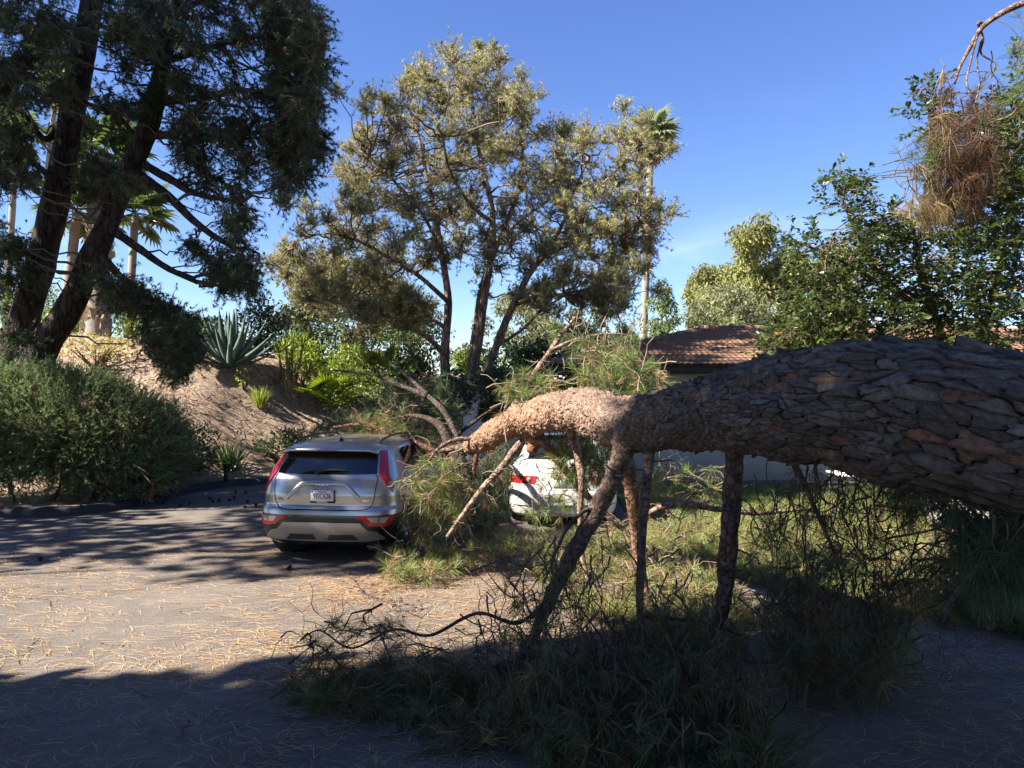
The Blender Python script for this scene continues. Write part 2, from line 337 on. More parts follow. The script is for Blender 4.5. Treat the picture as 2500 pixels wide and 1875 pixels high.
V = np.array(V); S_ = len(prof); i = (np.arange(len(kp)-1)[:, None]*S_+np.arange(S_-1)[None]).ravel()[:, None]
Acc().add(V, [i+np.array([0, S_, S_+1, 1])]).build('kerb', M['kerb'], kind='structure', smooth=True)

# lawn and planting strip on the right
lp = [(2.25, 17.9), (2.0, 13), (2.1, 10.2), (2.7, 8.6), (3.5, 7.6), (4.4, 6.95), (6, 6.4), (9, 5.9), (30, 5.2), (30, 18), ]
me = bpy.data.meshes.new('lawn'); bm = bmesh.new(); f = bm.faces.new([bm.verts.new((x, y, .035)) for x, y in lp])
ret = bmesh.ops.extrude_face_region(bm, geom=[f]); bmesh.ops.translate(bm, vec=(0, 0, -.07), verts=[v for v in ret['geom'] if isinstance(v, bmesh.types.BMVert)])
bmesh.ops.recalc_face_normals(bm, faces=bm.faces); bm.to_mesh(me); bm.free()
obj('lawn', me, M['turf'], kind='structure')
def lawn_in(x, y): return in_poly(x, y, lp)
gg = np.random.default_rng(21)
n = 30000; p = np.c_[gg.uniform(2, 12, n), gg.uniform(6.2, 17.8, n)]; p = p[lawn_in(p[:, 0], p[:, 1])]
P = np.c_[p, np.full(len(p), .03)]; D = nrm(np.c_[gg.normal(size=(len(p), 2))*.35, np.ones(len(p))])
col = mixc(np.array([[.10, .16, .03]]), np.array([[.26, .24, .08]]), gg.uniform(0, 1, (len(p), 1))**2)
v, f, c = needles(P, D, 3, .10, .008, .45, gg, col, back=0)
Acc().add(v, f, c).build('lawn_grass', M['leafm'], kind='stuff')['label'] = 'sunlit yellow green grass of the lawn'

# ------------------------------------------------------------------ house with tiled hip roof
def box(acc, x0, x1, y0, y1, z0, z1):
    V = np.array([(x, y, z) for z in (z0, z1) for y in (y0, y1) for x in (x0, x1)], float)
    F = np.array([(0, 2, 3, 1), (4, 5, 7, 6), (0, 1, 5, 4), (2, 6, 7, 3), (0, 4, 6, 2), (1, 3, 7, 5)]); acc.add(V, [F]); return acc
HZ0, HZ1, EY, RY, HX0, HX1 = 2.80, 4.08, 18.2, 23.4, .75, 5.85
house = thing('tiled_roof_house', 'low white stucco house with brown clay tile hip roof behind the fallen pine', 'house', loc=(6, 20, 0))
def hp(name, acc, mat, **k):
    o = acc.build(name, mat, house, **k); o.matrix_parent_inverse = Matrix.Translation((-6, -20, 0)); return o
hp('front_wall', box(Acc(), 1.95, 15, 18.75, 18.95, 0, HZ0-.06), M['stucco'])
hp('side_wall', box(Acc(), 1.95, 2.15, 18.951, 28, 0, HZ0-.06), M['stucco'])
hp('wing_wall', box(Acc(), -1.4, 1.949, 20.6, 20.8, 0, 2.2), M['stucco'])
hp('wing_fascia', box(Acc(), -1.7, 1.948, 20.1, 24, 2.22, 2.46), M['fascia'])
a = Acc()
Vr = np.array([(HX0, EY, HZ0), (15.5, EY, HZ0), (15.5, RY, HZ1), (HX1, RY, HZ1), (HX0, 28.6, HZ0), (15.5, 28.6, HZ0)])
a.add(Vr, [np.array([(0, 1, 2, 3), (4, 3, 2, 5)]), np.array([(0, 3, 4)])])
hp('roof_deck', a, M['fascia'])
hp('fascia_board', box(Acc(), HX0+.02, 15.4, EY+.04, EY+.09, HZ0-.2, HZ0-.006), M['fascia'])
hp('soffit', box(Acc(), HX0+.03, 15.4, EY+.1, 18.74, HZ0-.12, HZ0-.09), M['fascia'])
hp('trim_ledge', box(Acc(), 5.85, 6.95, 18.62, 18.748, 1.02, 1.10), M['stucco'])
hp('downpipe', Acc().add(*tube(np.array([(5.45, 18.68, 0, .04), (5.45, 18.68, 1.4, .04), (5.45, 18.68, HZ0-.1, .04)]), 8)), M['stucco'], smooth=True)
sl = np.array([0, RY-EY, HZ1-HZ0]); SL = np.linalg.norm(sl); sl = sl/SL; up = np.cross([1, 0, 0], sl)
# one double-barrel tile; all share its mesh
u = np.linspace(0, .30, 13); hgt = .030*np.abs(np.sin(u/.30*2*np.pi))**.75+.012
tv = []
for yy, zo in ((-.005, .028), (.40, -.004)):
    for x_, h_ in zip(u, hgt): tv.append((x_, yy, h_+zo))
for x_, h_ in zip(u, hgt): tv.append((x_, -.005, h_+.004))
tv = np.array(tv); k = np.arange(12)[:, None]
ta = Acc().add(tv, [k+np.array([0, 1, 14, 13]), k+np.array([26, 27, 1, 0])])
RT = Matrix(((1, 0, 0, 0), (0, sl[1], up[1], 0), (0, sl[2], up[2], 0), (0, 0, 0, 1)))
first = None; rows = 16; ex = SL/rows; rest = Acc(); tg = random.Random(4)
for r_ in range(rows):
    xh = HX0+(HX1-HX0)*(r_+.2)/rows
    x_ = HX0+.15*(r_ % 2)-.3
    while x_ < 15.2:
        if x_ > xh:
            p = np.array([x_, EY, HZ0])+sl*(r_*ex-.05)+up*.006
            Mx = Matrix.Translation(Vector(p)-Vector((6, 20, 0))) @ RT @ Matrix.Rotation(tg.uniform(-.008, .008), 4, 'Z') @ Matrix.Rotation(tg.uniform(-.012, .012), 4, 'Y')
            if x_ < 8.2:
                if first is None:
                    first = ta.build('roof_tile', M['tile'], house); first.matrix_local = Mx
                else: dup(first, house, Mx)
            else:
                q = tv @ np.array([[1, 0, 0], sl, up])+p; rest.add(q, [k+np.array([0, 1, 14, 13]), k+np.array([26, 27, 1, 0])])
        x_ += .303
hp('roof_tiles', rest, M['tile'], kind='stuff')
def caps(p0, p1, step=.38):
    p0 = np.array(p0); p1 = np.array(p1); L = np.linalg.norm(p1-p0); n_ = int(L/step); d = (p1-p0)/L
    global cap0
    for q in range(n_):
        a0 = p0+d*step*q
        if cap0 is None:
            th = np.linspace(-.25, np.pi+.25, 8); v = []
            for yy, rr_ in ((-.02, .105), (.42, .09)):
                for t_ in th: v.append((np.cos(t_)*rr_, yy, np.sin(t_)*rr_*.8))
            for t_ in th: v.append((np.cos(t_)*.088, -.02, np.sin(t_)*.07))
            kk = np.arange(7)[:, None]
            cap0 = Acc().add(np.array(v), [kk+np.array([0, 1, 9, 8]), kk+np.array([16, 17, 1, 0])]).build('ridge_tile', M['tile'], house); c_ = cap0
        else:
            c_ = cap0.copy(); COL.objects.link(c_); c_.parent = house
        dv = Vector(d); c_.matrix_local = Matrix.Translation(Vector(a0)-Vector((6, 20, 0))) @ dv.to_track_quat('Y', 'Z').to_matrix().to_4x4()
cap0 = None
caps((HX0, EY, HZ0+.02), (HX1, RY, HZ1+.02)); caps((HX1, RY, HZ1+.035), (15.3, RY, HZ1+.035))

# garden wall, tipped pot and white table seen under the trunk
gw = thing('garden_wall', 'curved sunlit white stucco garden wall under the trunk at the right edge', 'wall', loc=(7, 11, 0))
cp = spline(np.array([(6.75, 12.3, 0), (6.85, 11.8, 0), (7.2, 11.0, 0), (8.2, 10.3, 0), (10, 10.0, 0), (12.5, 9.9, 0)]), 40); T = nrm(np.gradient(cp, axis=0)); Nn = np.stack([-T[:, 1], T[:, 0], np.zeros(len(T))], -1)
pr = np.array([(-.11, 0), (-.11, .82), (.11, .82), (.11, 0)]); V = np.concatenate([[c_+n_*a_+np.array([0, 0, z_]) for a_, z_ in pr] for c_, n_ in zip(cp, Nn)])-np.array([7, 11, 0])
i = (np.arange(39)[:, None]*4+np.arange(3)[None]).ravel()[:, None]
Acc().add(V, [i+np.array([0, 4, 5, 1]), np.array([(0, 1, 2, 3), (156, 159, 158, 157)])]).build('wall_body', M['stucco'], gw)
pr = np.array([(-.15, .822), (-.15, .90), (.15, .90), (.15, .822)]); V = np.concatenate([[c_+n_*a_+np.array([0, 0, z_]) for a_, z_ in pr] for c_, n_ in zip(cp, Nn)])-np.array([7, 11, 0])
i = (np.arange(39)[:, None]*4+np.arange(4)[None]); i2 = np.arange(39)[:, None]*4+((np.arange(4)+1) % 4)[None]
Acc().add(V, [np.stack([i, i+4, i2+4, i2], -1).reshape(-1, 4), np.array([(0, 1, 2, 3), (156, 159, 158, 157)])]).build('coping', M['stucco'], gw)
def lathe(prof, n=20):
    prof = np.array(prof); th = np.linspace(0, 2*np.pi, n, endpoint=False)
    V = np.stack([prof[:, None, 0]*np.cos(th), prof[:, None, 0]*np.sin(th), np.repeat(prof[:, 1:2], n, 1)], -1).reshape(-1, 3)
    i = np.arange(len(prof)-1)[:, None]*n; j = np.arange(n)[None]; jn = (j+1) % n
    return V, [np.stack([i+j, i+jn, i+n+jn, i+n+j], -1).reshape(-1, 4)]
pot = thing('flower_pot', 'terracotta flower pot tipped on its side on the sunlit lawn', 'pot', loc=W(2330, 1284, 10.6)*np.array([1, 1, 0])+np.array([0, 0, .19]))
pot.rotation_euler = (math.radians(80), 0.2, math.radians(130))
Acc().add(*lathe([(.001, -.17), (.11, -.17), (.17, .08)])).build('pot_body', M['terracotta'], pot, smooth=True)
Acc().add(*lathe([(.171, .081), (.195, .085), (.195, .15), (.175, .15), (.16, .08), (.10, -.15), (.001, -.15)])).build('rim', M['terracotta'], pot, smooth=False)
tb = thing('garden_table', 'low white garden table on the lawn, glimpsed under the trunk', 'table', loc=(6.15, 13.6, .035))
box(Acc(), -.45, .45, -.35, .35, .66, .70).build('table_top', M['whitepaint'], tb)
for sx in (-1, 1):
    for sy in (-1, 1): box(Acc(), sx*.40-.012, sx*.40+.012, sy*.3-.012, sy*.3+.012, 0, .658).build('leg', M['fascia'], tb)
# ------------------------------------------------------------------ cars: body lofted from plan outlines at rising heights
class CarShape:
    def __init__(s, Z, YR, YF, HW, CR, NR, CF=.8, NF=2.8):
        s.Z, s.YR, s.YF, s.HW, s.CR, s.NR, s.CF, s.NF = map(np.asarray, (Z, YR, YF, HW, CR, NR, CF, NF))
    def half(s, z):
        f = lambda t: np.interp(z, s.Z, t)
        yr, yf, w, c = f(s.YR), f(s.YF), f(s.HW), f(s.CR); n = float(s.NR); nf = float(s.NF)
        c = min(c, (yf-yr)*.48); cf = min(float(s.CF), (yf-yr)*.48)
        ph = np.linspace(0, np.pi/2, 61)**1.0
        a = np.stack([w*np.sin(ph)**(2/n), yr+c*(1-np.cos(ph)**(2/n))], -1)
        b = np.stack([np.full(24, w), np.linspace(yr+c, yf-cf, 26)[1:-1]], -1)
        d = np.stack([w*np.cos(ph)**(2/nf), yf-cf*(1-np.sin(ph)**(2/nf))], -1)
        return np.vstack([a, b, d])
    def pt(s, q, z):
        """q: signed arc length from the rear centre line; z: height"""
        h = s.half(z); L = np.concatenate([[0], np.cumsum(np.linalg.norm(np.diff(h, axis=0), axis=1))])
        return np.array([np.sign(q)*np.interp(abs(q), L, h[:, 0]) if q else 0., np.interp(abs(q), L, h[:, 1]), z])
    def nrmal(s, q, z):
        e = .006; a = s.pt(q+e, z)-s.pt(q-e, z); b = s.pt(q, z+e)-s.pt(q, z-e); return nrm(np.cross(a, b))
    def side_q(s, y, z):
        """arc length at which the side reaches car length y"""
        h = s.half(z); L = np.concatenate([[0], np.cumsum(np.linalg.norm(np.diff(h, axis=0), axis=1))])
        return float(np.interp(y, h[:, 1], L))
SUV = CarShape([.20, .26, .33, .42, .50, .60, .655, .67, .69, .72, .85, .95, 1.05, 1.12, 1.20, 1.30, 1.40, 1.44, 1.465, 1.485, 1.505, 1.52, 1.53, 1.536],
               [.20, .10, .06, .03, .015, .02, .03, .035, .065, .085, .075, .095, .125, .165, .22, .295, .37, .40, .45, .60, .84, 1.12, 1.35, 1.62],
               [4.2, 4.32, 4.38, 4.41, 4.42, 4.41, 4.38, 4.37, 4.35, 4.33, 4.25, 4.05, 3.50, 3.22, 3.02, 2.80, 2.55, 2.42, 2.33, 2.24, 2.13, 2.02, 1.93, 1.80],
               [.80, .85, .88, .90, .91, .915, .912, .911, .909, .907, .90, .885, .865, .835, .80, .75, .695, .665, .63, .585, .51, .42, .30, .05],
               [.55]*24, 3.6)
SUV_POS, SUV_YAW = (-2.395, 9.60), math.radians(7.0)
SEDAN = CarShape([.18, .22, .30, .40, .55, .60, .62, .70, .83, .93, .96, .985, 1.00, 1.01, 1.03, 1.10, 1.2, 1.3, 1.38, 1.42, 1.435, 1.44],
                 [.15, .09, .06, .03, .02, .03, .06, .06, .075, .09, .12, .22, .42, .62, .68, .85, 1.08, 1.32, 1.6, 1.85, 2.1, 2.4],
                 [4.5, 4.6, 4.63, 4.66, 4.65, 4.6, 4.6, 4.5, 4.4, 4.2, 4.1, 3.9, 3.7, 3.55, 3.45, 3.25, 3.0, 2.8, 2.65, 2.6, 2.58, 2.55],
                 [.78, .83, .86, .875, .88, .88, .872, .872, .865, .84, .82, .80, .78, .77, .76, .735, .69, .64, .585, .54, .46, .1],
                 [.6]*22, 3.4)
M['silver'] = simple('silver_paint', (.40, .40, .398), .30, .78, .6)
M['white_car'] = simple('cream_white_paint', (.62, .595, .53), .35, 0, .5)
M['blackgloss'] = simple('gloss_black_trim', (.012, .012, .013), .22, 0, .3)
M['blackmat'] = simple('matt_black_plastic', (.02, .02, .02), .6)
M['glass'] = simple('tinted_glass', (.008, .009, .010), .04, 0, 0, .7)
M['red'] = simple('red_lamp_lens', (.42, .008, .012), .12, 0, .6)
M['clear'] = simple('clear_lamp_lens', (.42, .38, .34), .15, .3, .6)
M['brushed'] = simple('satin_skid_plate', (.36, .355, .34), .36, .7)
M['chrome'] = simple('chrome', (.75, .75, .76), .12, 1.)
M['rubber'] = noisy('tyre_rubber', (.012, .012, .012), (.026, .025, .024), 12, .85, .3, 40)
M['alloy'] = simple('alloy_rim', (.45, .45, .46), .3, .9)
M['ink'] = simple('dark_blue_ink', (.012, .014, .035), .5); M['redink'] = simple('red_ink', (.5, .03, .02), .5); M['platew'] = simple('plate_white', (.78, .78, .76), .4)
M['lettw'] = simple('white_ink', (.7, .7, .7), .5); M['seam'] = simple('panel_gap', (.01, .01, .01), .8)

def patch(S, poly, off, mat, name, parent, thick=.012, step=.035, smooth=True, dens=.03):
    """a piece that hugs the body: outline in (arc length, height), pushed out by off, edges turned in"""
    poly = [np.array(p, float) for p in poly]; b = []
    for a, c in zip(poly, poly[1:]+poly[:1]):
        n_ = max(1, int(np.linalg.norm(c-a)/dens)); b += [a+(c-a)*t/n_ for t in range(n_)]
    b = np.array(b); lo, hi = b.min(0), b.max(0)
    gx, gy = np.meshgrid(np.arange(lo[0]+step*.5, hi[0], step), np.arange(lo[1]+step*.5, hi[1], step)); gp = np.c_[gx.ravel(), gy.ravel()]
    gp = gp[in_poly(gp[:, 0], gp[:, 1], b)]
    if len(gp):
        dm = np.min(np.linalg.norm(gp[:, None]-b[None], axis=2), 1); gp = gp[dm > step*.35]
    allp = np.vstack([b, gp]); nb = len(b)
    r = delaunay_2d_cdt([Vector(p) for p in allp], [(i, (i+1) % nb) for i in range(nb)], [list(range(nb))], 1, 1e-6)
    pv = np.array([(v.x, v.y) for v in r[0]]); tri = r[2]
    P3 = np.array([S.pt(q, z) for q, z in pv]); N3 = np.array([S.nrmal(q, z) for q, z in pv])
    top = P3+N3*off
    F = []
    for t in tri:
        t = list(t); nn = np.cross(top[t[1]]-top[t[0]], top[t[2]]-top[t[0]])
        if np.dot(nn, N3[t[0]]) < 0: t = t[::-1]
        F.append(t)
    acc = Acc(); acc.add(top, [np.array([t for t in F if len(t) == k]) for k in (3, 4) if any(len(t) == k for t in F)])
    # skirt along the outline
    bt = np.array([S.pt(q, z)+S.nrmal(q, z)*off for q, z in b]); bi = np.array([S.pt(q, z)+S.nrmal(q, z)*(off-thick) for q, z in b])
    V = np.vstack([bt, bi]); i = np.arange(nb); j = (i+1) % nb
    acc.add(V, [np.stack([i, j, j+nb, i+nb], -1)])
    return acc.build(name, mat, parent, smooth=False)
def mirror(poly): return [(-q, z) for q, z in poly][::-1]
def strip(S, pts, off, w, mat, name, parent):
    """thin line on the body (panel gap)"""
    p = spline(np.array(pts), 60); t = nrm(np.gradient(p, axis=0)); n_ = np.c_[-t[:, 1], t[:, 0]]*w*.5
    A = np.array([S.pt(*q)+S.nrmal(*q)*off for q in p+n_]); B = np.array([S.pt(*q)+S.nrmal(*q)*off for q in p-n_]); i = np.arange(59)[:, None]
    return Acc().add(np.vstack([A, B]), [i+np.array([0, 1, 61, 60])]).build(name, mat, parent)
def text(name, body, size, loc, mat, parent, bold=0.0, extr=.001, sx=1.0, rx=90.0, off=0.0):
    cu = bpy.data.curves.new(name, 'FONT'); cu.body = body; cu.size = size; cu.align_x = 'CENTER'; cu.align_y = 'CENTER'; cu.extrude = extr; cu.offset = off
    t = bpy.data.objects.new(name+'_tmp', cu); COL.objects.link(t); bpy.context.view_layer.update()
    me = bpy.data.meshes.new_from_object(t.evaluated_get(bpy.context.evaluated_depsgraph_get())); bpy.data.objects.remove(t); bpy.data.curves.remove(cu)
    me.materials.clear(); o = obj(name, me, mat, parent)
    o.location = loc; o.rotation_euler = (math.radians(rx), 0, 0); o.scale = (sx, 1, 1); return o
def strokes(segs, w, ext):
    acc = Acc()
    for (x0, y0), (x1, y1) in segs:
        d = np.array([x1-x0, y1-y0]); d = d/np.linalg.norm(d); n_ = np.array([-d[1], d[0]])*w*.5
        q = [np.array([x0, y0])+n_, np.array([x1, y1])+n_, np.array([x1, y1])-n_, np.array([x0, y0])-n_]
        V = np.array([(a[0], 0, a[1]) for a in q]+[(a[0], ext, a[1]) for a in q])
        acc.add(V, [np.array([(0, 1, 2, 3)][::-1]), np.array([(0, 4, 5, 1), (1, 5, 6, 2), (2, 6, 7, 3), (3, 7, 4, 0)])])
    return acc
def car_shell(S, root, mat, wheels, arch_r, clad, zs):
    H = [S.half(z) for z in zs]; n_ = len(H[0])
    ring = [np.vstack([h, np.c_[-h[::-1][:, 0], h[::-1][:, 1]][1:-1]]) for h in H]; m = len(ring[0])
    V = np.concatenate([np.c_[r_, np.full(m, z)] for r_, z in zip(ring, zs)])
    i = np.arange(len(zs)-1)[:, None]*m; j = np.arange(m)[None]; jn = (j+1) % m
    F = np.stack([i+j, i+jn, i+m+jn, i+m+j], -1).reshape(-1, 4)
    c = V[F].mean(1); drop = np.zeros(len(F), bool)
    for (x, y) in wheels:
        drop |= (np.sign(c[:, 0]) == np.sign(x)) & (np.abs(c[:, 0]) > .55) & (np.hypot(c[:, 1]-y, c[:, 2]-.335) < arch_r) & (c[:, 1] > .3)
    isc = clad(c)
    Fb = F[~drop & ~isc]; Fc = F[~drop & isc]
    # top cap and floor
    k = (len(zs)-1)*m; topc = V[k:k+m].mean(0); Vt = np.vstack([V, topc]); cap = np.stack([k+np.arange(m), k+(np.arange(m)+1) % m, np.full(m, len(V))], -1)
    def clean(acc_name, V_, Fs, mt):
        me = bpy.data.meshes.new(acc_name); bm_ = bmesh.new(); vs_ = {}
        for f in Fs:
            vv = []
            for q in f:
                if q not in vs_: vs_[q] = bm_.verts.new(V_[q])
                vv.append(vs_[q])
            try: bm_.faces.new(vv).smooth = True
            except ValueError: pass
        bmesh.ops.remove_doubles(bm_, verts=bm_.verts, dist=.0004); bmesh.ops.recalc_face_normals(bm_, faces=bm_.faces)
        bm_.to_mesh(me); bm_.free(); return obj(acc_name, me, mt, root)
    clean('body', Vt, [list(f) for f in Fb]+[list(f) for f in cap], mat)
    if len(Fc): clean('lower_cladding', V, [list(f) for f in Fc], M['blackgloss'])
    fl = ring[0]; Acc().add(np.c_[fl*np.array([.98, 1.0]), np.full(m, zs[0]+.01)], [np.arange(m)[None, ::-1]]).build('floor_pan', M['blackmat'], root)
def wheel(root, x, y, r, w, S=None):
    s = 1 if x > 0 else -1
    wh = Acc().add(*lathe([(r*.66, -w*.5), (r*.90, -w*.5), (r*.985, -w*.38), (r, -w*.2), (r, w*.2), (r*.985, w*.38), (r*.90, w*.5), (r*.66, w*.5), (r*.60, w*.3), (r*.60, -w*.3), (r*.66, -w*.5)], 36)).build('wheel', M['rubber'], root, smooth=True)
    wh.location = (x, y, r); wh.rotation_euler = (0, math.radians(90*s), 0)
    a = Acc().add(*lathe([(r*.66, w*.40), (r*.60, w*.42), (r*.58, w*.28), (r*.12, w*.30), (.001, w*.36)], 30)); b = Acc()
    for k in range(5):
        t = k*2*math.pi/5; d = np.array([math.cos(t), math.sin(t), 0]); n_ = np.array([-d[1], d[0], 0])
        q = [n_*.045, -n_*.045, d*r*.6-n_*.03, d*r*.6+n_*.03]; V = np.array([v+np.array([0, 0, w*.31]) for v in q]+[v+np.array([0, 0, w*.40]) for v in q])
        b.add(V, [np.array([(4, 5, 6, 7)]), np.array([(0, 1, 5, 4), (1, 2, 6, 5), (2, 3, 7, 6), (3, 0, 4, 7)])])
    a.build('rim', M['blackmat'], wh, smooth=True); b.build('spokes', M['alloy'], wh)
    # liner behind the wheel
    l = Acc().add(*lathe([(r*1.12, .12), (r*1.12, -.22), (.001, -.22)], 24)).build('wheel_well', M['blackmat'], root); l.location = (x-s*.10, y, r); l.rotation_euler = (0, math.radians(90*s), 0)
def arch_trim(S, root, sgn, y, r0, r1, mat):
    A = []
    for t in np.linspace(-.35, math.pi+.35, 26):
        for rr in (r0, r1):
            yy = y+rr*math.cos(t); zz = max(.335+rr*math.sin(t), .205); q = S.side_q(yy, zz); p = S.pt(q, zz)+S.nrmal(q, zz)*.008; A.append((sgn*p[0], p[1], p[2]))
    i = np.arange(25)[:, None]*2; return Acc().add(np.array(A), [i+np.array([0, 1, 3, 2])]).build('wheel_arch', mat, root)
def side_patch(S, root, sgn, yz, off, mat, name, **k):
    poly = [(S.side_q(y, z)*sgn, z) for y, z in yz]
    return patch(S, poly if sgn > 0 else poly[::-1], off, mat, name, root, **k)

# ---------------- silver crossover
suv = thing('silver_crossover', 'silver compact crossover parked under fallen pine branches, rear towards the viewer', 'car', loc=(SUV_POS[0], SUV_POS[1], 0))
suv.rotation_euler = (0, 0, -SUV_YAW)
zs = np.unique(np.concatenate([np.linspace(.20, 1.40, 50), [.655, .67, .69, .61], np.linspace(1.41, 1.53, 20), [1.536]]))
WX = [(s*.80, y) for s in (-1, 1) for y in (.86, 3.58)]
car_shell(SUV, suv, M['silver'], WX, .37, lambda c: ((c[:, 2] < .61) & (c[:, 1] < .62)) | (c[:, 2] < .38) | (c[:, 2] < .52) & (c[:, 1] > 3.9), zs)
for x, y in WX:
    wheel(suv, x*1.0, y, .33, .215); arch_trim(SUV, suv, 1 if x > 0 else -1, y, .355, .43, M['blackmat'])
patch(SUV, [(-.63, 1.385), (-.3, 1.392), (0, 1.395), (.3, 1.392), (.63, 1.385), (.645, 1.30), (.665, 1.115), (.3, 1.108), (0, 1.106), (-.3, 1.108), (-.665, 1.115), (-.645, 1.30)], .004, M['glass'], 'rear_window', suv)
for sg in (1, -1):
    mk = (lambda p: p) if sg > 0 else mirror
    patch(SUV, mk([(.665, 1.385), (.67, 1.28), (.678, 1.20), (.69, 1.11), (.79, .99), (.905, .885), (.925, .95), (.85, 1.06), (.82, 1.15), (.80, 1.27), (.785, 1.385)]), .014, M['red'], 'tail_light', suv, thick=.02)
    lo = patch(SUV, mk([(.45, .597), (.455, .568), (.53, .556), (.615, .484), (.83, .470), (.90, .50), (.925, .597)]), .010, M['red'], 'bumper_light', suv, thick=.02)
    patch(SUV, mk([(.585, .585), (.640, .524), (.80, .518), (.86, .585)]), .016, M['clear'], 'clear_lens', lo, thick=.012)
    patch(SUV, mk([(.725, .586), (.735, .586), (.735, .519), (.725, .519)]), .0175, M['blackmat'], 'lens_divider', lo, thick=.004)
sk = patch(SUV, [(-.50, .518), (0, .521), (.50, .518), (.595, .422), (.70, .404), (.80, .315), (.60, .298), (.30, .286), (0, .282), (-.30, .286), (-.60, .298), (-.80, .315), (-.70, .404), (-.595, .422)], .022, M['brushed'], 'skid_plate', suv, thick=.03)
for sg in (1, -1):
    patch(SUV, (lambda p: p if sg > 0 else mirror(p))([(.105, .378), (.405, .380), (.47, .312), (.075, .312)]), .0255, M['blackmat'], 'skid_insert', sk, thick=.006)
strip(SUV, [(-.655, 1.10), (-.683, 1.07), (-.672, .95), (-.65, .79), (-.61, .715), (-.54, .678), (-.3, .674), (0, .674), (.3, .674), (.54, .678), (.61, .715), (.65, .79), (.672, .95), (.683, 1.07), (.655, 1.10)], .0022, .011, M['seam'], 'tailgate_gap', suv)
# raised garnish over the plate, and the sloped cheeks beside it
def ridge(name, line, w, h):
    p = spline(np.array(line), 50); t = nrm(np.gradient(p, axis=0)); n_ = np.c_[-t[:, 1], t[:, 0]]
    rows = [(-.5, 0), (-.28, 1), (.28, 1), (.5, 0)]; A = np.array([[SUV.pt(*(q+m_*w*a))+SUV.nrmal(*(q+m_*w*a))*(h*b+.001) for a, b in rows] for q, m_ in zip(p, n_)]).reshape(-1, 3)
    i = (np.arange(49)[:, None]*4+np.arange(3)[None]).ravel()[:, None]; return Acc().add(A, [i+np.array([0, 1, 5, 4])]).build(name, M['silver'], suv, smooth=False)
ridge('plate_garnish', [(-.47, .815), (-.36, .93), (-.30, .985), (-.24, 1.0), (0, 1.003), (.24, 1.0), (.30, .985), (.36, .93), (.47, .815)], .055, .013)
def rear_y(z, off): return SUV.pt(0, z)[1]-off
lp_ = strokes([((0, 0), (0, 1)), ((0, .40), (.52, 1)), ((.20, .60), (.52, 0)), ((.52, 0), (.80, 1)), ((.80, 1), (1.22, 0)), ((1.22, 0), (1.50, 1))], .17, .12).build('emblem', M['chrome'], suv)
lp_.scale = (.105, .04, .038); lp_.location = (-.075, rear_y(.98, .02), .965)
tx = text('model_lettering', 'NIRO', .046, (-.56, SUV.pt(-.56, .80)[1]-.006, .797), M['chrome'], suv, sx=1.15)
bd = patch(SUV, [(.515, .80), (.59, .80), (.59, .78), (.515, .78)], .004, M['chrome'], 'trim_badge', suv, thick=.004)
pl = thing('x', '', ''); bpy.data.objects.remove(pl)
pz = .842; py_ = rear_y(pz, .012); tilt = math.atan2(SUV.pt(0, .92)[1]-SUV.pt(0, .76)[1], .16)
def plate_asm(root, loc, tilt, words):
    fr = box(Acc(), -.158, .158, -.008, .010, -.083, .083).build('license_plate', M['blackmat'], root); fr.location = loc; fr.rotation_euler = (-tilt, 0, 0)
    box(Acc(), -.150, .150, -.0105, -.0082, -.060, .076).build('plate_face', M['platew'], fr)
    for nm, body, size, x, z, mt, sx, of in words: text(nm, body, size, (x, -.0112, z), mt, fr, sx=sx, off=of)
    return fr
fr = plate_asm(suv, (0, py_, pz), tilt, [('plate_number', '9EIC626', .093, 0, .000, M['ink'], .72, .0012), ('state_name', 'California', .030, 0, .058, M['redink'], .95, .0004), ('frame_lettering', 'PREMIER KIA', .026, 0, -.0715, M['lettw'], .95, .0006)])
for sx_ in (-.132, .128):
    s_ = box(Acc(), sx_-.013, sx_+.013, -.0112, -.0104, .050, .070).build('registration_sticker', M['redink'] if sx_ > 0 else M['ink'], fr)
box(Acc(), -.05, .05, -.0112, -.0104, .0768, .0822).build('frame_top_lettering_bar', M['lettw'], fr)
# spoiler
U, Vv = np.meshgrid(np.linspace(-1, 1, 33), np.linspace(0, 1, 9)); au = np.abs(U)
sx_ = U*(.645-.03*Vv); sy_ = .235+.10*au**3+Vv*.42; sz_ = 1.425-.012*au**2-.035*np.clip(au-.85, 0, 1)/.15*(1-Vv)+(.070)*Vv**.8-.012*au**4*Vv
top = np.stack([sx_, sy_, sz_], -1).reshape(-1, 3)
bx_ = U*.63; by_ = .240+.10*au**3+Vv*.20; bz_ = sz_*0+1.395-.012*au**2-.03*np.clip(au-.85, 0, 1)/.15+.01*Vv; bot = np.stack([bx_, by_, bz_], -1).reshape(-1, 3)
i = (np.arange(8)[:, None]*33+np.arange(32)[None]).ravel()[:, None]; e = np.arange(32)[:, None]; l_ = np.arange(8)[:, None]*33
sp = Acc().add(np.vstack([top, bot]), [i+np.array([0, 1, 34, 33]), i[:, ::-1]+297+np.array([33, 34, 1, 0]), e+np.array([0, 297, 298, 1]), np.concatenate([l_+np.array([0, 33, 330, 297]), l_+np.array([32, 329, 362, 65])])]).build('rear_spoiler', M['silver'], suv, smooth=False)
box(Acc(), -.14, .14, .2325, .236, 1.402, 1.410).build('brake_light', M['red'], sp)
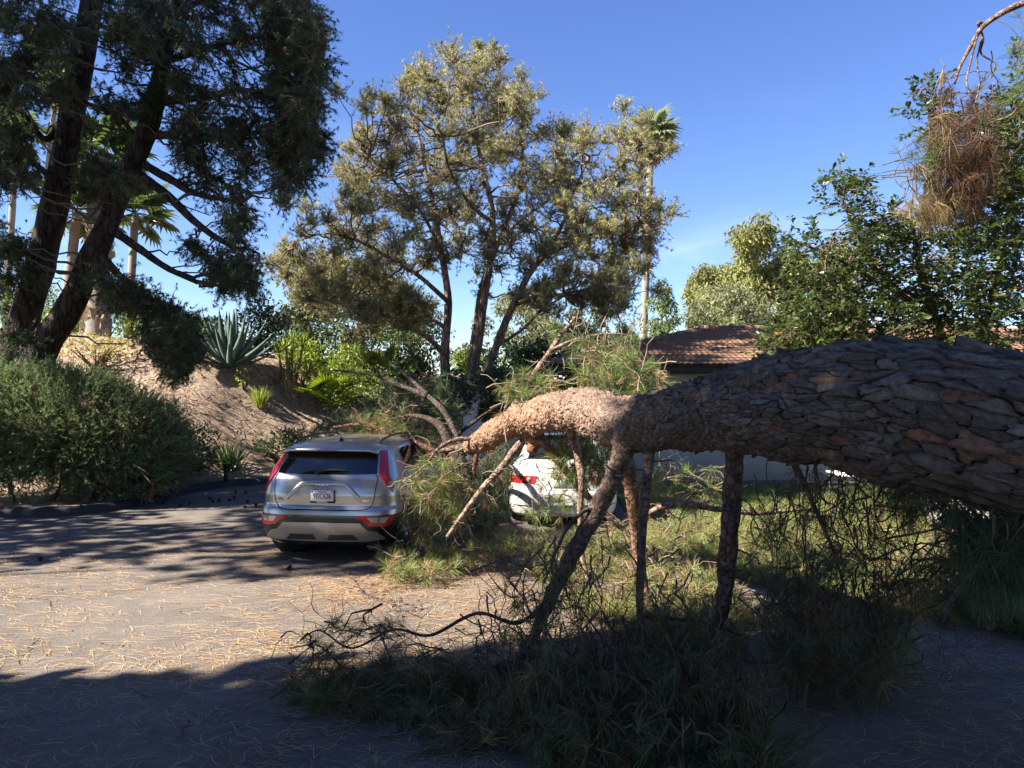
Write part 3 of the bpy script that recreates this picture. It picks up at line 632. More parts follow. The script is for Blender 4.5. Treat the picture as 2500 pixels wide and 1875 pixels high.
# antenna fin, rails, wiper
fv = np.array([(-.028, 0, 0), (.028, 0, 0), (.022, .17, 0), (-.022, .17, 0), (0, -.005, .062), (0, .03, .064)]); fn = Acc().add(fv, [np.array([(0, 1, 4)]), np.array([(1, 2, 5, 4), (3, 0, 4, 5)]), np.array([(2, 3, 5)])]).build('antenna_fin', M['blackgloss'], suv); fn.location = (0, .74, 1.487)
for s in (-1, 1):
    Acc().add(*tube(spline(np.array([(s*.575, .62, 1.455, .010), (s*.575, .75, 1.515, .018), (s*.565, 1.2, 1.548, .018), (s*.56, 1.7, 1.555, .018), (s*.555, 2.1, 1.53, .018), (s*.55, 2.3, 1.46, .010)]), 40), 8)).build('roof_rail', M['blackgloss'], suv, smooth=True)
wp = Acc(); wp.add(*tube(np.array([(-.10, SUV.pt(0, 1.12)[1]-.03, 1.128, .022), (-.10, SUV.pt(0, 1.12)[1]-.045, 1.128, .02)]), 10))
wp.add(*tube(spline(np.array([(-.11, SUV.pt(0, 1.13)[1]-.032, 1.135, .016), (.05, SUV.pt(0, 1.16)[1]-.03, 1.165, .013), (.31, SUV.pt(.3, 1.15)[1]-.02, 1.155, .006)]), 14), 6)); wp.build('rear_wiper', M['blackmat'], suv, smooth=True)
for s in (-1, 1):
    side_patch(SUV, suv, s, [(1.02, 1.10), (1.06, 1.36), (1.25, 1.385), (1.92, 1.395), (1.92, 1.08)], .003, M['glass'], 'side_window')
    side_patch(SUV, suv, s, [(1.98, 1.08), (1.98, 1.395), (2.2, 1.385), (2.55, 1.30), (2.95, 1.10), (2.9, 1.07)], .003, M['glass'], 'side_window')
    strip(SUV, [(SUV.side_q(y, z)*s, z) for y, z in ((.98, 1.08), (1.03, 1.37), (1.25, 1.40), (1.95, 1.408), (2.25, 1.398), (2.58, 1.31), (3.0, 1.09))], .003, .016, M['chrome'], 'window_trim', suv)
    side_patch(SUV, suv, s, [(1.2, .93), (1.2, .96), (1.42, .965), (1.42, .935)], .03, M['silver'], 'door_handle', thick=.03)
    strip(SUV, [(SUV.side_q(y, z)*s, z) for y, z in ((1.02, 1.08), (1.22, .75), (1.25, .45))], .002, .008, M['seam'], 'door_gap', suv)
# windscreen
a = [(SUV.side_q(4.0, z), z) for z in (1.0,)]
def front_q(x, z):
    h = SUV.half(z); L = np.concatenate([[0], np.cumsum(np.linalg.norm(np.diff(h, axis=0), axis=1))]); k = np.arange(61+24, len(h)); return float(np.interp(-x, -h[k, 0], L[k]))
patch(SUV, [(front_q(.70, 1.10), 1.10), (front_q(.02, 1.10), 1.10), (front_q(.02, 1.38), 1.38), (front_q(.55, 1.38), 1.38)], .003, M['glass'], 'windscreen', suv)
patch(SUV, mirror([(front_q(.70, 1.10), 1.10), (front_q(.02, 1.10), 1.10), (front_q(.02, 1.38), 1.38), (front_q(.55, 1.38), 1.38)]), .003, M['glass'], 'windscreen', suv)

# ---------------- cream sedan
sed = thing('white_sedan', 'cream white sedan half hidden behind fallen pine branches', 'car', loc=(.79, 12.0, 0)); sed.rotation_euler = (0, 0, -math.radians(4.0))
zs = np.unique(np.concatenate([np.linspace(.18, .93, 34), np.linspace(.94, 1.04, 16), np.linspace(1.05, 1.40, 16), np.linspace(1.405, 1.44, 8)]))
WX = [(s*.765, y) for s in (-1, 1) for y in (1.02, 3.70)]
car_shell(SEDAN, sed, M['white_car'], WX, .345, lambda c: c[:, 2] < -1, zs)
for x, y in WX: wheel(sed, x, y, .315, .205); arch_trim(SEDAN, sed, 1 if x > 0 else -1, y, .33, .36, M['white_car'])
patch(SEDAN, [(-.60, 1.035), (0, 1.04), (.60, 1.035), (.56, 1.2), (.49, 1.385), (0, 1.39), (-.49, 1.385), (-.56, 1.2)], .004, M['glass'], 'rear_window', sed)
for sg in (1, -1):
    mk = (lambda p: p) if sg > 0 else mirror
    tl = patch(SEDAN, mk([(.40, .828), (.80, .832), (.98, .825), (1.0, .72), (.80, .710), (.455, .710)]), .008, M['red'], 'tail_light', sed)
    lc = Acc().add(*lathe([(.001, .012), (.03, .012), (.038, 0)], 18)).build('reverse_lens', M['clear'], tl); lc.location = SEDAN.pt(.53*sg, .77)+SEDAN.nrmal(.53*sg, .77)*.008; lc.rotation_euler = (math.radians(90), 0, 0)
    side_patch(SEDAN, sed, sg, [(1.5, 1.06), (1.75, 1.30), (2.2, 1.36), (2.25, 1.05)], .003, M['glass'], 'side_window')
strip(SEDAN, [(-.9, .622), (-.5, .618), (0, .616), (.5, .618), (.9, .622)], .003, .012, M['seam'], 'bumper_gap', sed)
strip(SEDAN, [(-.66, .955), (-.645, .84), (-.62, .70), (-.6, .63)], .003, .008, M['seam'], 'boot_gap', sed); strip(SEDAN, [(.66, .955), (.645, .84), (.62, .70), (.6, .63)], .003, .008, M['seam'], 'boot_gap', sed)
patch(SEDAN, [(-.78, .40), (.78, .40), (.80, .375), (-.80, .375)], .012, M['white_car'], 'bumper_ledge', sed, thick=.02)
text('maker_lettering', 'ACURA', .042, (-.60, SEDAN.pt(-.60, .868)[1]-.006, .868), M['blackmat'], sed, sx=1.3)
pb = box(Acc(), -.155, .155, -.006, .02, -.08, .08).build('license_plate', M['platew'], sed); pb.location = (0, SEDAN.pt(0, .74)[1]-.012, .745)
text('plate_number', '625', .085, (.085, -.0068, 0), M['ink'], pb, sx=.72)
# ------------------------------------------------------------------ the fallen pine
GREEN = np.array([.085, .125, .035]); FRESH = np.array([.14, .175, .05]); STRAW = np.array([.34, .25, .11]); BROWN = np.array([.13, .065, .032]); DARKG = np.array([.05, .085, .04])
def wb(acc, name, mat, root, smooth=False, kind=None):
    o = acc.build(name, mat, root, smooth, kind)
    if root is not None and root.type == 'EMPTY': o.matrix_parent_inverse = Matrix.Translation(-Vector(root.location))
    return o
pine = thing('fallen_pine', 'huge fallen pine trunk with flaky bark lying across the driveway', 'tree', loc=(8.2, 1.0, 0))
# centre line: pixel, pixel, depth, half thickness in pixels; then the part beyond the frame down to the torn base
TP = [(1145, 1092, 9.35, 17), (1175, 1078, 9.2, 24), (1215, 1052, 9.0, 29), (1265, 1028, 8.75, 33), (1320, 1012, 8.4, 39), (1380, 1002, 8.1, 47), (1440, 1006, 7.7, 53), (1495, 1026, 7.35, 56), (1555, 1036, 7.0, 62),
      (1640, 1022, 6.6, 72), (1780, 1002, 6.1, 88), (1920, 985, 5.65, 112), (2070, 984, 5.3, 138), (2220, 1003, 5.05, 162), (2370, 1032, 4.8, 180), (2510, 1064, 4.6, 191)]
tp = [np.append(W(a, b, d), r*d/FPX) for a, b, d, r in TP]+[np.array([3.55, 4.25, 1.80, .49]), np.array([4.4, 3.6, 1.55, .51]), np.array([5.7, 2.7, 1.15, .54]), np.array([7.2, 1.7, .78, .58]), np.array([8.4, .9, .56, .62])]
tpath = spline(np.array(tp), 420)
tP = tpath[:, :3]; tR = tpath[:, 3]; tT, tN, tB = frames(tP)
ds = np.linalg.norm(np.diff(tP, axis=0), axis=1); el = np.interp(tR, [.1, .22, .34, .48], [1.0, 1.3, 2.2, 3.4])
tA = np.concatenate([[0], np.cumsum(ds/(tR[1:]*el[1:]))]); AMAX = tA[-1]
# knots: swellings where limbs leave (nearest path index, world direction, size)
def knot_at(p, size, width): 
    p = np.array(p); k = int(np.argmin(np.linalg.norm(tP-p, axis=1))); d = nrm(p-tP[k]); th = math.atan2(np.dot(d, tB[k]), np.dot(d, tN[k])); return (tA[k], th, size, width, k)
KN = [knot_at(W(1520, 1100, 6.85), .05, .45), knot_at(W(1590, 1105, 6.6), .03, .3), knot_at(W(1795, 1100, 5.95), .06, .4), knot_at(W(1900, 1120, 5.6), .07, .5), knot_at(W(2140, 1140, 5.0), .05, .35), knot_at(W(1300, 1060, 8.4), .05, .5), knot_at(W(1400, 955, 7.9), .02, .4)]
def trunk_pt(a, th, h=0.):
    """surface point for arrays a (along) and th (round), raised by h"""
    i = np.interp(a, tA, np.arange(len(tA))); k = np.clip(i.astype(int), 0, len(tA)-2); f = (i-k)[..., None]
    P = tP[k]*(1-f)+tP[k+1]*f; N = nrm(tN[k]*(1-f)+tN[k+1]*f); B = nrm(tB[k]*(1-f)+tB[k+1]*f); r = tR[k]*(1-f[..., 0])+tR[k+1]*f[..., 0]
    lump = 1+.04*np.sin(th*2+a*1.3)+.035*np.sin(th*3-a*2.1+1)+.03*np.sin(th*5+a*3.7)+.02*np.sin(th*9-a*5.3)
    for ka, kt, sz, wd, _ in KN:
        dth = (th-kt+np.pi) % (2*np.pi)-np.pi; lump = lump+(sz/np.interp(ka, tA, tR))*np.exp(-((a-ka)/wd*1.4)**2-(dth/wd)**2)
    n_ = np.cos(th)[..., None]*N+np.sin(th)[..., None]*B
    return P+(r*lump+h)[..., None]*n_, n_, r
ca = np.linspace(0, AMAX, 260); ct = np.linspace(0, 2*np.pi, 56, endpoint=False); A2, T2 = np.meshgrid(ca, ct, indexing='ij')
Vc, _, _ = trunk_pt(A2.ravel(), T2.ravel(), 0.); i = np.arange(259)[:, None]*56; j = np.arange(56)[None]; jn = (j+1) % 56
n0 = len(Vc); cap = np.concatenate([np.stack([np.arange(56), (np.arange(56)+1) % 56, np.full(56, n0)], -1), np.stack([259*56+(np.arange(56)+1) % 56, 259*56+np.arange(56), np.full(56, n0+1)], -1)])
trunk = wb(Acc().add(np.vstack([Vc, tP[0], tP[-1]]), [np.stack([i+j, i+56+j, i+56+jn, i+jn], -1).reshape(-1, 4), cap]), 'trunk', M['core'], pine, smooth=True)
# bark plates: voronoi cells on the unrolled trunk
gb = np.random.default_rng(8); SPC = .112
seeds = []
for r_, a in enumerate(np.arange(.1, AMAX-.1, SPC*.95)):
    for th in np.arange(0, 2*np.pi-.01, 2*np.pi/56):
        if gb.uniform() > .26: seeds.append((a+gb.normal()*SPC*.42, th+(r_ % 2)*SPC*.5+gb.normal()*SPC*.42))
seeds = np.array(seeds); ns = len(seeds)
plates = []
pl_acc = Acc(); cand = []
order = np.argsort(seeds[:, 0]); seeds = seeds[order]
lo_i = np.searchsorted(seeds[:, 0], seeds[:, 0]-SPC*2.4); hi_i = np.searchsorted(seeds[:, 0], seeds[:, 0]+SPC*2.4)
for s_ in range(ns):
    c = seeds[s_]; nb = seeds[lo_i[s_]:hi_i[s_]]-c; nb[:, 1] = (nb[:, 1]+np.pi) % (2*np.pi)-np.pi
    d2 = (nb**2).sum(1); nb = nb[(d2 > 1e-9) & (d2 < (SPC*2.4)**2)]; nb = nb[np.argsort((nb**2).sum(1))][:14]
    poly = np.array([(-1, -1), (1, -1), (1, 1), (-1, 1)])*SPC*1.25
    for q in nb:
        m_ = q*.5; dd = (poly-m_) @ q; out = []
        for k in range(len(poly)):
            p0, p1, e0, e1 = poly[k], poly[(k+1) % len(poly)], dd[k], dd[(k+1) % len(poly)]
            if e0 <= 0: out.append(p0)
            if e0*e1 < 0: out.append(p0+(p1-p0)*e0/(e0-e1))
        poly = np.array(out)
        if len(poly) < 3: break
    if len(poly) < 3: continue
    # ragged outline
    rag = []
    for k in range(len(poly)):
        p0, p1 = poly[k], poly[(k+1) % len(poly)]; L = np.linalg.norm(p1-p0)
        if L < SPC*.08: continue
        m_ = max(1, int(L/(SPC*.22)))
        for t in range(m_): rag.append(p0+(p1-p0)*t/m_+gb.normal(size=2)*SPC*.055)
    if len(rag) < 4: continue
    rag = np.array(rag)*gb.uniform(.85, 1.08); cand.append((c, rag))
big = []
for c, rag in cand:
    m_ = len(rag); r0 = float(np.interp(c[0], tA, tR)); hh = (.003+.032*r0)*gb.uniform(.4, 1.7)
    tl = gb.normal(size=2)*hh/SPC*.75+np.array([-hh/SPC*.7, 0])
    def lift(p, s): return np.maximum(hh*s+p @ tl, .0015)
    A_ = c[0]+np.concatenate([rag[:, 0]*1.02, rag[:, 0], rag[:, 0]*.55, [0]]); T_ = c[1]+np.concatenate([rag[:, 1]*1.02, rag[:, 1], rag[:, 1]*.55, [0]])
    A_ = np.clip(A_, 0, AMAX)
    H_ = np.concatenate([np.full(m_, -.006), lift(rag, 1.), lift(rag*.55, 1.)+gb.normal(size=m_)*hh*.10, [hh*1.0]])
    V_, n_, _ = trunk_pt(A_, T_, H_)
    i_ = np.arange(m_); j_ = (i_+1) % m_
    F4 = np.concatenate([np.stack([i_, j_, j_+m_, i_+m_], -1), np.stack([i_+m_, j_+m_, j_+2*m_, i_+2*m_], -1)]); F3 = np.stack([i_+2*m_, j_+2*m_, np.full(m_, 3*m_)], -1)
    if tB.shape: F4 = F4[:, ::-1]; F3 = F3[:, ::-1]
    # colour: pale tan and orange where the bark is thin, grey brown with odd orange flakes on the butt
    k_ = np.clip((r0-.17)/.10, 0, 1); u_ = gb.uniform()
    thin = mixc([.40, .27, .195], [.47, .275, .175], u_); thick = mixc([.135, .122, .117], [.235, .215, .208], u_)
    if gb.uniform() < .07: thick = mixc([.28, .165, .115], [.22, .155, .125], gb.uniform())
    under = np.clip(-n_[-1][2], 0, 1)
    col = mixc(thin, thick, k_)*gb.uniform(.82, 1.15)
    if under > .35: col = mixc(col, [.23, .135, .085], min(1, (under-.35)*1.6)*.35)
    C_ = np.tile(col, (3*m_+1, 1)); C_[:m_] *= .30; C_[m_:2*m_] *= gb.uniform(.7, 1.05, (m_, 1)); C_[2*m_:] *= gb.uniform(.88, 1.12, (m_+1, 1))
    cen = V_[-1]; nn = n_[-1]; vd = nrm(np.array([0, 0, CAM_H])-cen); px = CX+FPX*cen[0]/cen[1] if cen[1] > 1 else -9e9; py2 = HY+FPX*(CAM_H-cen[2])/cen[1]
    vis = np.dot(nn, vd)*r0*r0*2/(cen[1]**2) if (0 < px < 2500 and 0 < py2 < 1875) else -1
    big.append((vis, V_, [F4, F3], C_))
# thin secondary flakes scattered over the plates
fk = Acc()
for q in range(4200):
    a0 = gb.uniform(.05, AMAX-.05); t0 = gb.uniform(0, 2*np.pi); r0 = float(np.interp(a0, tA, tR)); m_ = 7; sz = SPC*gb.uniform(.14, .42)
    an = np.sort(gb.uniform(0, 2*np.pi, m_)); rr_ = sz*gb.uniform(.55, 1.2, m_); rag = np.c_[np.cos(an)*rr_*1.25, np.sin(an)*rr_*.8]; h0 = (.001+.038*r0)*gb.uniform(.6, 1.3); tl = gb.normal(size=2)*h0/SPC*.9
    H_ = np.maximum(h0+rag @ tl, .002); A_ = np.clip(a0+np.concatenate([rag[:, 0], rag[:, 0]*.96, [0]]), 0, AMAX); T_ = t0+np.concatenate([rag[:, 1], rag[:, 1]*.96, [0]])
    V_, n_, _ = trunk_pt(A_, T_, np.concatenate([H_-.007, H_, [h0]])); i_ = np.arange(m_); j_ = (i_+1) % m_
    k_ = np.clip((r0-.17)/.10, 0, 1); u_ = gb.uniform(); col = mixc(mixc([.38, .22, .14], [.52, .33, .22], u_), mixc([.13, .115, .108], [.30, .272, .258], u_), k_)*gb.uniform(.7, 1.2)
    if gb.uniform() < .1: col = np.array([.26, .14, .095])
    C_ = np.tile(col, (2*m_+1, 1)); C_[:m_] *= .4
    fk.add(V_, [np.stack([i_, j_, j_+m_, i_+m_], -1)[:, ::-1], np.stack([i_+m_, j_+m_, np.full(m_, 2*m_)], -1)[:, ::-1]], C_)
fk.build('bark_flakes', M['plate'], trunk, kind='stuff')
big.sort(key=lambda t: -t[0])
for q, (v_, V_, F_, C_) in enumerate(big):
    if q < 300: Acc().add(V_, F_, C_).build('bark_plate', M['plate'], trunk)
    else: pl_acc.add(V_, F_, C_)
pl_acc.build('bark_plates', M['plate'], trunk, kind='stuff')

# limbs: display-pixel polylines with depth and radius in metres
def limb(pts, name='limb', root=pine, mat='limb', sides=10, col=(1, 1, 1), n=None, lump=.10):
    p = np.array([np.append(WD(a, b, d), r) for a, b, d, r in pts]); s = spline(p, n or max(14, len(pts)*7)); s[:, 3] = np.maximum(s[:, 3], .003); s[:, 2] = np.maximum(s[:, 2], s[:, 3]*.6)
    v, f = tube(s, sides, lump, len(pts)*7+int(pts[0][0])); o = wb(Acc().add(v, f, np.array(col)), name, M[mat], root, smooth=True); return s, o
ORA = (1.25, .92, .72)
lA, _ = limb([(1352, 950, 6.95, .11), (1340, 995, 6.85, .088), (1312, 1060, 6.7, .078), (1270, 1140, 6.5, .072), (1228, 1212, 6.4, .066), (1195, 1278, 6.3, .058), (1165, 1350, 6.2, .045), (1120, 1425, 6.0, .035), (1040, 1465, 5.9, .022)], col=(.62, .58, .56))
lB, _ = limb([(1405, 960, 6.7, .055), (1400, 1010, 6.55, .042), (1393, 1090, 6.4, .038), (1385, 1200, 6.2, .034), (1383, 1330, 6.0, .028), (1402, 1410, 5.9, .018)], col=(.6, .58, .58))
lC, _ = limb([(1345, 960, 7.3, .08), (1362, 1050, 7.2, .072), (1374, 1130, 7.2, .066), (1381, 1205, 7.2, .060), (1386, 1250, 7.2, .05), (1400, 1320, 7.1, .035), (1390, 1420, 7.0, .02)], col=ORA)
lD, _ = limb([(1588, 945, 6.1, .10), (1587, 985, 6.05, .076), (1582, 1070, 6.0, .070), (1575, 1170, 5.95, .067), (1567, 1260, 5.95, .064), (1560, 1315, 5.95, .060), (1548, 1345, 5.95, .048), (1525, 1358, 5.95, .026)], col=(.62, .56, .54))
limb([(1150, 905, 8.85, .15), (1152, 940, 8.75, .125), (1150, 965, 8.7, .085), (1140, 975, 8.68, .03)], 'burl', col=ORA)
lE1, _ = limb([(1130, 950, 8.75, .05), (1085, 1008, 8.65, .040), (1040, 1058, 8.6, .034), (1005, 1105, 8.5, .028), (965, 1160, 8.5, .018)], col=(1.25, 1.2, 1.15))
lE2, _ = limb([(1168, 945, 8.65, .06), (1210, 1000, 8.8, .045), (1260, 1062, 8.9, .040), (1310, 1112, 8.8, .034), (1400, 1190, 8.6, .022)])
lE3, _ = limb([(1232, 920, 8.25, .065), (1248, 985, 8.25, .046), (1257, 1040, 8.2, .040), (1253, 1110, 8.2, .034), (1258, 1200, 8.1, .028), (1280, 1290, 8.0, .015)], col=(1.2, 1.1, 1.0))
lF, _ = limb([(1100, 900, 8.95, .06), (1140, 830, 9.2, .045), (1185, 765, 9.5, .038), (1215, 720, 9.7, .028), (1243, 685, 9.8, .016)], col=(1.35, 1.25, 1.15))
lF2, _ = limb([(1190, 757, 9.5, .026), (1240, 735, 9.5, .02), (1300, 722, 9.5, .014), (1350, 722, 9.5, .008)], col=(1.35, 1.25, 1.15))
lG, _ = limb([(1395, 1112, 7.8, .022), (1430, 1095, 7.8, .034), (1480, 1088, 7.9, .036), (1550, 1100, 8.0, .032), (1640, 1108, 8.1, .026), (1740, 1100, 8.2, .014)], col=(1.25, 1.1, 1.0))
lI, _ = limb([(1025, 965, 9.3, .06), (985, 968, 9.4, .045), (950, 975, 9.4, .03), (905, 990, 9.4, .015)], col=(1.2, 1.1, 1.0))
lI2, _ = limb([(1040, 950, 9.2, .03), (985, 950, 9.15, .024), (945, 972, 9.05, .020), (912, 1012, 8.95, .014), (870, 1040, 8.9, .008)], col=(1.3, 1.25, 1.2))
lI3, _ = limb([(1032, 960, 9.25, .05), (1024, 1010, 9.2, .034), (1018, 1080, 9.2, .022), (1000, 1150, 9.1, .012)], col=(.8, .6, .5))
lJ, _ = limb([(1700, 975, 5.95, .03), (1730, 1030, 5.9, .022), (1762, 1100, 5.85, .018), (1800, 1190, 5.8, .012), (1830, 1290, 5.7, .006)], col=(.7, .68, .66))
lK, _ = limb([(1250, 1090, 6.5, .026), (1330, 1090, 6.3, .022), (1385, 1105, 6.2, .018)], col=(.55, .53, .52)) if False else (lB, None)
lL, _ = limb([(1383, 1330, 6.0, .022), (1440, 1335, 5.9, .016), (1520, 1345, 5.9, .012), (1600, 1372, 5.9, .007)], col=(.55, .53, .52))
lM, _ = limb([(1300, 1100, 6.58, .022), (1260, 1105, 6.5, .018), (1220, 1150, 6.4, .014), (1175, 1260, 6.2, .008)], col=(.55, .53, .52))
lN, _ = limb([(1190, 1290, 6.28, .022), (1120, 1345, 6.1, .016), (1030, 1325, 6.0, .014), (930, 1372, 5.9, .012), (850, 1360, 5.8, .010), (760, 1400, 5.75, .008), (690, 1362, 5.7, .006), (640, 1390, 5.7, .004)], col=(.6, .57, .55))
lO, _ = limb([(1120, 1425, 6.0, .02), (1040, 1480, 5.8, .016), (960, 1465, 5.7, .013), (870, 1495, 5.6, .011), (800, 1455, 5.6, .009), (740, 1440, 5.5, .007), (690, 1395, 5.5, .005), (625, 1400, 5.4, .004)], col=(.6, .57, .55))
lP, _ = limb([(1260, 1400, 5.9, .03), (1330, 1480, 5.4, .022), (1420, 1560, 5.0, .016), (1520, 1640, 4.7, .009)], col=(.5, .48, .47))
# snapped side twigs along the props
gs = np.random.default_rng(17); st_ = Acc()
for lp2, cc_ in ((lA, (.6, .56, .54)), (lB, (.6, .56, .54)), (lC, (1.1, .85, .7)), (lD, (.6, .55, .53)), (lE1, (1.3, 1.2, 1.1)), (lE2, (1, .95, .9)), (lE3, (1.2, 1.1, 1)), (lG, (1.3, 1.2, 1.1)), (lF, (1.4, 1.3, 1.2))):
    k = gs.integers(5, len(lp2)-1, 9); S = lp2[k, :3]; Q, _ = walk(S, sph(9, gs, -.1), gs.uniform(.06, .45, 9), 7, .35, .03, gs); st_.add(*tubes(Q, np.linspace(1, .4, 7)[None]*np.minimum(lp2[k, 3]*.3, .011)[:, None], 5), np.array(cc_))
wb(st_, 'snapped_twigs', M['twig'], pine, kind='stuff')
# limbs thrown over and behind the silver car; shade put into the grey tints
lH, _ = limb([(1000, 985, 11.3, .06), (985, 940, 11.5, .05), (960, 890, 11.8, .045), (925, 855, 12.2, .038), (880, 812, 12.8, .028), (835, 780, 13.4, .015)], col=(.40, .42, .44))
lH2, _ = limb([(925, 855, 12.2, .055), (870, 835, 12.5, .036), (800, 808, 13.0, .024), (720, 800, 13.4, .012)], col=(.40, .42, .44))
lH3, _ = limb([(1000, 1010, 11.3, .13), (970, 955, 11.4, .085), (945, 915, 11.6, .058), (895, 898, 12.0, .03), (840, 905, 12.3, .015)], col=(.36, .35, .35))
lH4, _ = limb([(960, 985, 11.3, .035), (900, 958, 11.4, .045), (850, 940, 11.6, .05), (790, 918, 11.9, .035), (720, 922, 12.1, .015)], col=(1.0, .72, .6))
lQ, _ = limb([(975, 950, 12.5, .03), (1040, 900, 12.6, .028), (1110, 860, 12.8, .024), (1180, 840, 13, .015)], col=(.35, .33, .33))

# hanging, lying and standing sprays of needles
def gdepth(py): return (CAM_H-.05)*FPX/np.maximum(py*1.1302-HY, 60)
def spray(root, poly, n, depth, g, mode='hang', nn=24, L=.17, w=.0032, col=GREEN, straw=.12, brown=.08, tw=(.25, .6), bare=0, bare_len=.6, part='foliage', tufts=2, zmin=.012, twcol=(.7, .65, .6), droop=None):
    p = poly_pts(poly, n, g); d = depth(p, g) if callable(depth) else g.uniform(depth[0], depth[1], n)
    E = np.stack([(p[:, 0]*1.1302-CX)/FPX*d, d, CAM_H+(HY-p[:, 1]*1.1302)/FPX*d], -1); E[:, 2] = np.maximum(E[:, 2], .03)
    ln = g.uniform(tw[0], tw[1], n)
    if mode == 'hang': D0 = nrm(np.c_[g.normal(size=(n, 2))*.55, -np.ones(n)*g.uniform(.4, 1.2, n)]); gr = .22
    elif mode == 'lie': D0 = nrm(np.c_[g.normal(size=(n, 2)), g.uniform(-.1, .7, n)]); gr = -.05
    else: D0 = sph(n, g, .45); gr = .04
    P, de = walk(np.zeros((n, 3)), D0, ln, 7, .34, gr, g); off = P[:, -1].copy(); P = P+(E-off)[:, None]; P[..., 2] = np.maximum(P[..., 2], .015)
    rr = np.linspace(1, .45, 7)[None]*g.uniform(.004, .009, (n, 1))
    ta_ = Acc().add(*tubes(P, rr, 4), np.array(twcol)*1.0)
    if bare:
        q = poly_pts(poly, bare, g); dq = depth(q, g) if callable(depth) else g.uniform(depth[0], depth[1], bare)
        S = np.stack([(q[:, 0]*1.1302-CX)/FPX*dq, dq, CAM_H+(HY-q[:, 1]*1.1302)/FPX*dq], -1)
        D1 = nrm(np.c_[g.normal(size=(bare, 2))*.7, -np.ones(bare)*.6]) if mode == 'hang' else sph(bare, g, .2)
        Q, _ = walk(S, D1, g.uniform(.4, 1.2, bare)*bare_len, 9, .42, .10 if mode == 'hang' else 0, g); Q[..., 2] = np.maximum(Q[..., 2], .012)
        ta_.add(*tubes(Q, np.linspace(1, .35, 9)[None]*g.uniform(.0018, .0042, (bare, 1)), 4), np.array(twcol))
        m2 = bare*2; sel = g.integers(0, bare, m2); st = Q[sel, g.integers(3, 8, m2)]; Q2, _ = walk(st, sph(m2, g, -.5 if mode == 'hang' else 0), g.uniform(.1, .35, m2), 6, .4, .06, g); Q2[..., 2] = np.maximum(Q2[..., 2], .012)
        ta_.add(*tubes(Q2, np.linspace(1, .5, 6)[None]*g.uniform(.002, .004, (m2, 1)), 3), np.array(twcol))
    tips = [P[:, -1]]; dirs = [de]
    if tufts > 1:
        k = g.integers(3, 6, n); tips.append(P[np.arange(n), k]); dirs.append(nrm(P[np.arange(n), k]-P[np.arange(n), k-1]+g.normal(size=(n, 3))*.5))
    if tufts > 2:
        k = g.integers(2, 6, n); tips.append(P[np.arange(n), k]+g.normal(size=(n, 3))*.03); dirs.append(sph(n, g))
    tp_ = np.concatenate(tips); td = np.concatenate(dirs); m = len(tp_)
    u = g.uniform(0, 1, (m, 1)); c = np.tile(col, (m, 1))*g.uniform(.75, 1.3, (m, 1)); c = c if col[0] > col[1]*1.2 else mixc(c, mixc(col, FRESH, .6), g.uniform(0, .7, (m, 1)))
    c = np.where(u < straw, STRAW[None]*g.uniform(.6, 1.0, (m, 1)), c); c = np.where(u > 1-brown, BROWN[None]*g.uniform(.7, 1.3, (m, 1)), c)
    v, f, cc = needles(tp_, td, nn, L, w, 1.25, g, c, droop=(.16 if mode == 'hang' else .10) if droop is None else droop, two=True, back=.15)
    v[:, 2] = np.maximum(v[:, 2], zmin*g.uniform(.3, 1.6, len(v)))
    fo = wb(Acc().add(v, f, cc), part, M['needle'], root, kind='stuff'); wb(ta_, 'twigs', M['twig'], root, kind='stuff'); return fo
g4 = np.random.default_rng(44)
near = lambda lo, hi: (lambda p, g: np.minimum(gdepth(p[:, 1]), g.uniform(lo, hi, len(p)))*g.uniform(.97, 1.0, len(p)))
# foreground mass
spray(pine, [(620, 1400), (720, 1340), (860, 1330), (960, 1400), (1040, 1420), (1100, 1500), (1000, 1540), (800, 1520), (640, 1500)], 60, near(5.3, 6.2), g4, 'lie', 26, .17, .0028, GREEN*.8, bare=60, twcol=(.4, .38, .36))
spray(pine, [(620, 1455), (760, 1430), (1050, 1440), (1120, 1520), (1050, 1600), (860, 1545), (700, 1520), (630, 1490)], 170, near(5.3, 6.2), g4, 'lie', 26, .18, .0026, np.array([.075, .10, .05]), .12, .25, bare=30)
spray(pine, [(1180, 1250), (1400, 1260), (1500, 1330), (1570, 1400), (1600, 1480), (1400, 1480), (1100, 1480), (1040, 1420), (1100, 1300)], 80, near(5.1, 6.2), g4, 'hang', 22, .16, .0026, GREEN*.75, .10, .15, bare=190, bare_len=.8, twcol=(.55, .5, .48))
spray(pine, [(1080, 1500), (1300, 1460), (1600, 1490), (1650, 1560), (1680, 1659), (1350, 1659), (1180, 1640), (1080, 1560)], 430, near(4.5, 5.9), g4, 'hang', 28, .19, .0024, np.array([.085, .11, .06]), .08, .2, tufts=3, bare=60, droop=.3, twcol=(.45, .42, .4))
spray(pine, [(1350, 1650), (1650, 1620), (1700, 1720), (1350, 1760)], 120, near(4.2, 4.8), g4, 'lie', 28, .19, .0034, DARKG, .12, .15)
spray(pine, [(1010, 1250), (1120, 1200), (1240, 1190), (1230, 1290), (1080, 1330)], 12, near(5.9, 6.3), g4, 'lie', 26, .16, .003, GREEN, bare=22)
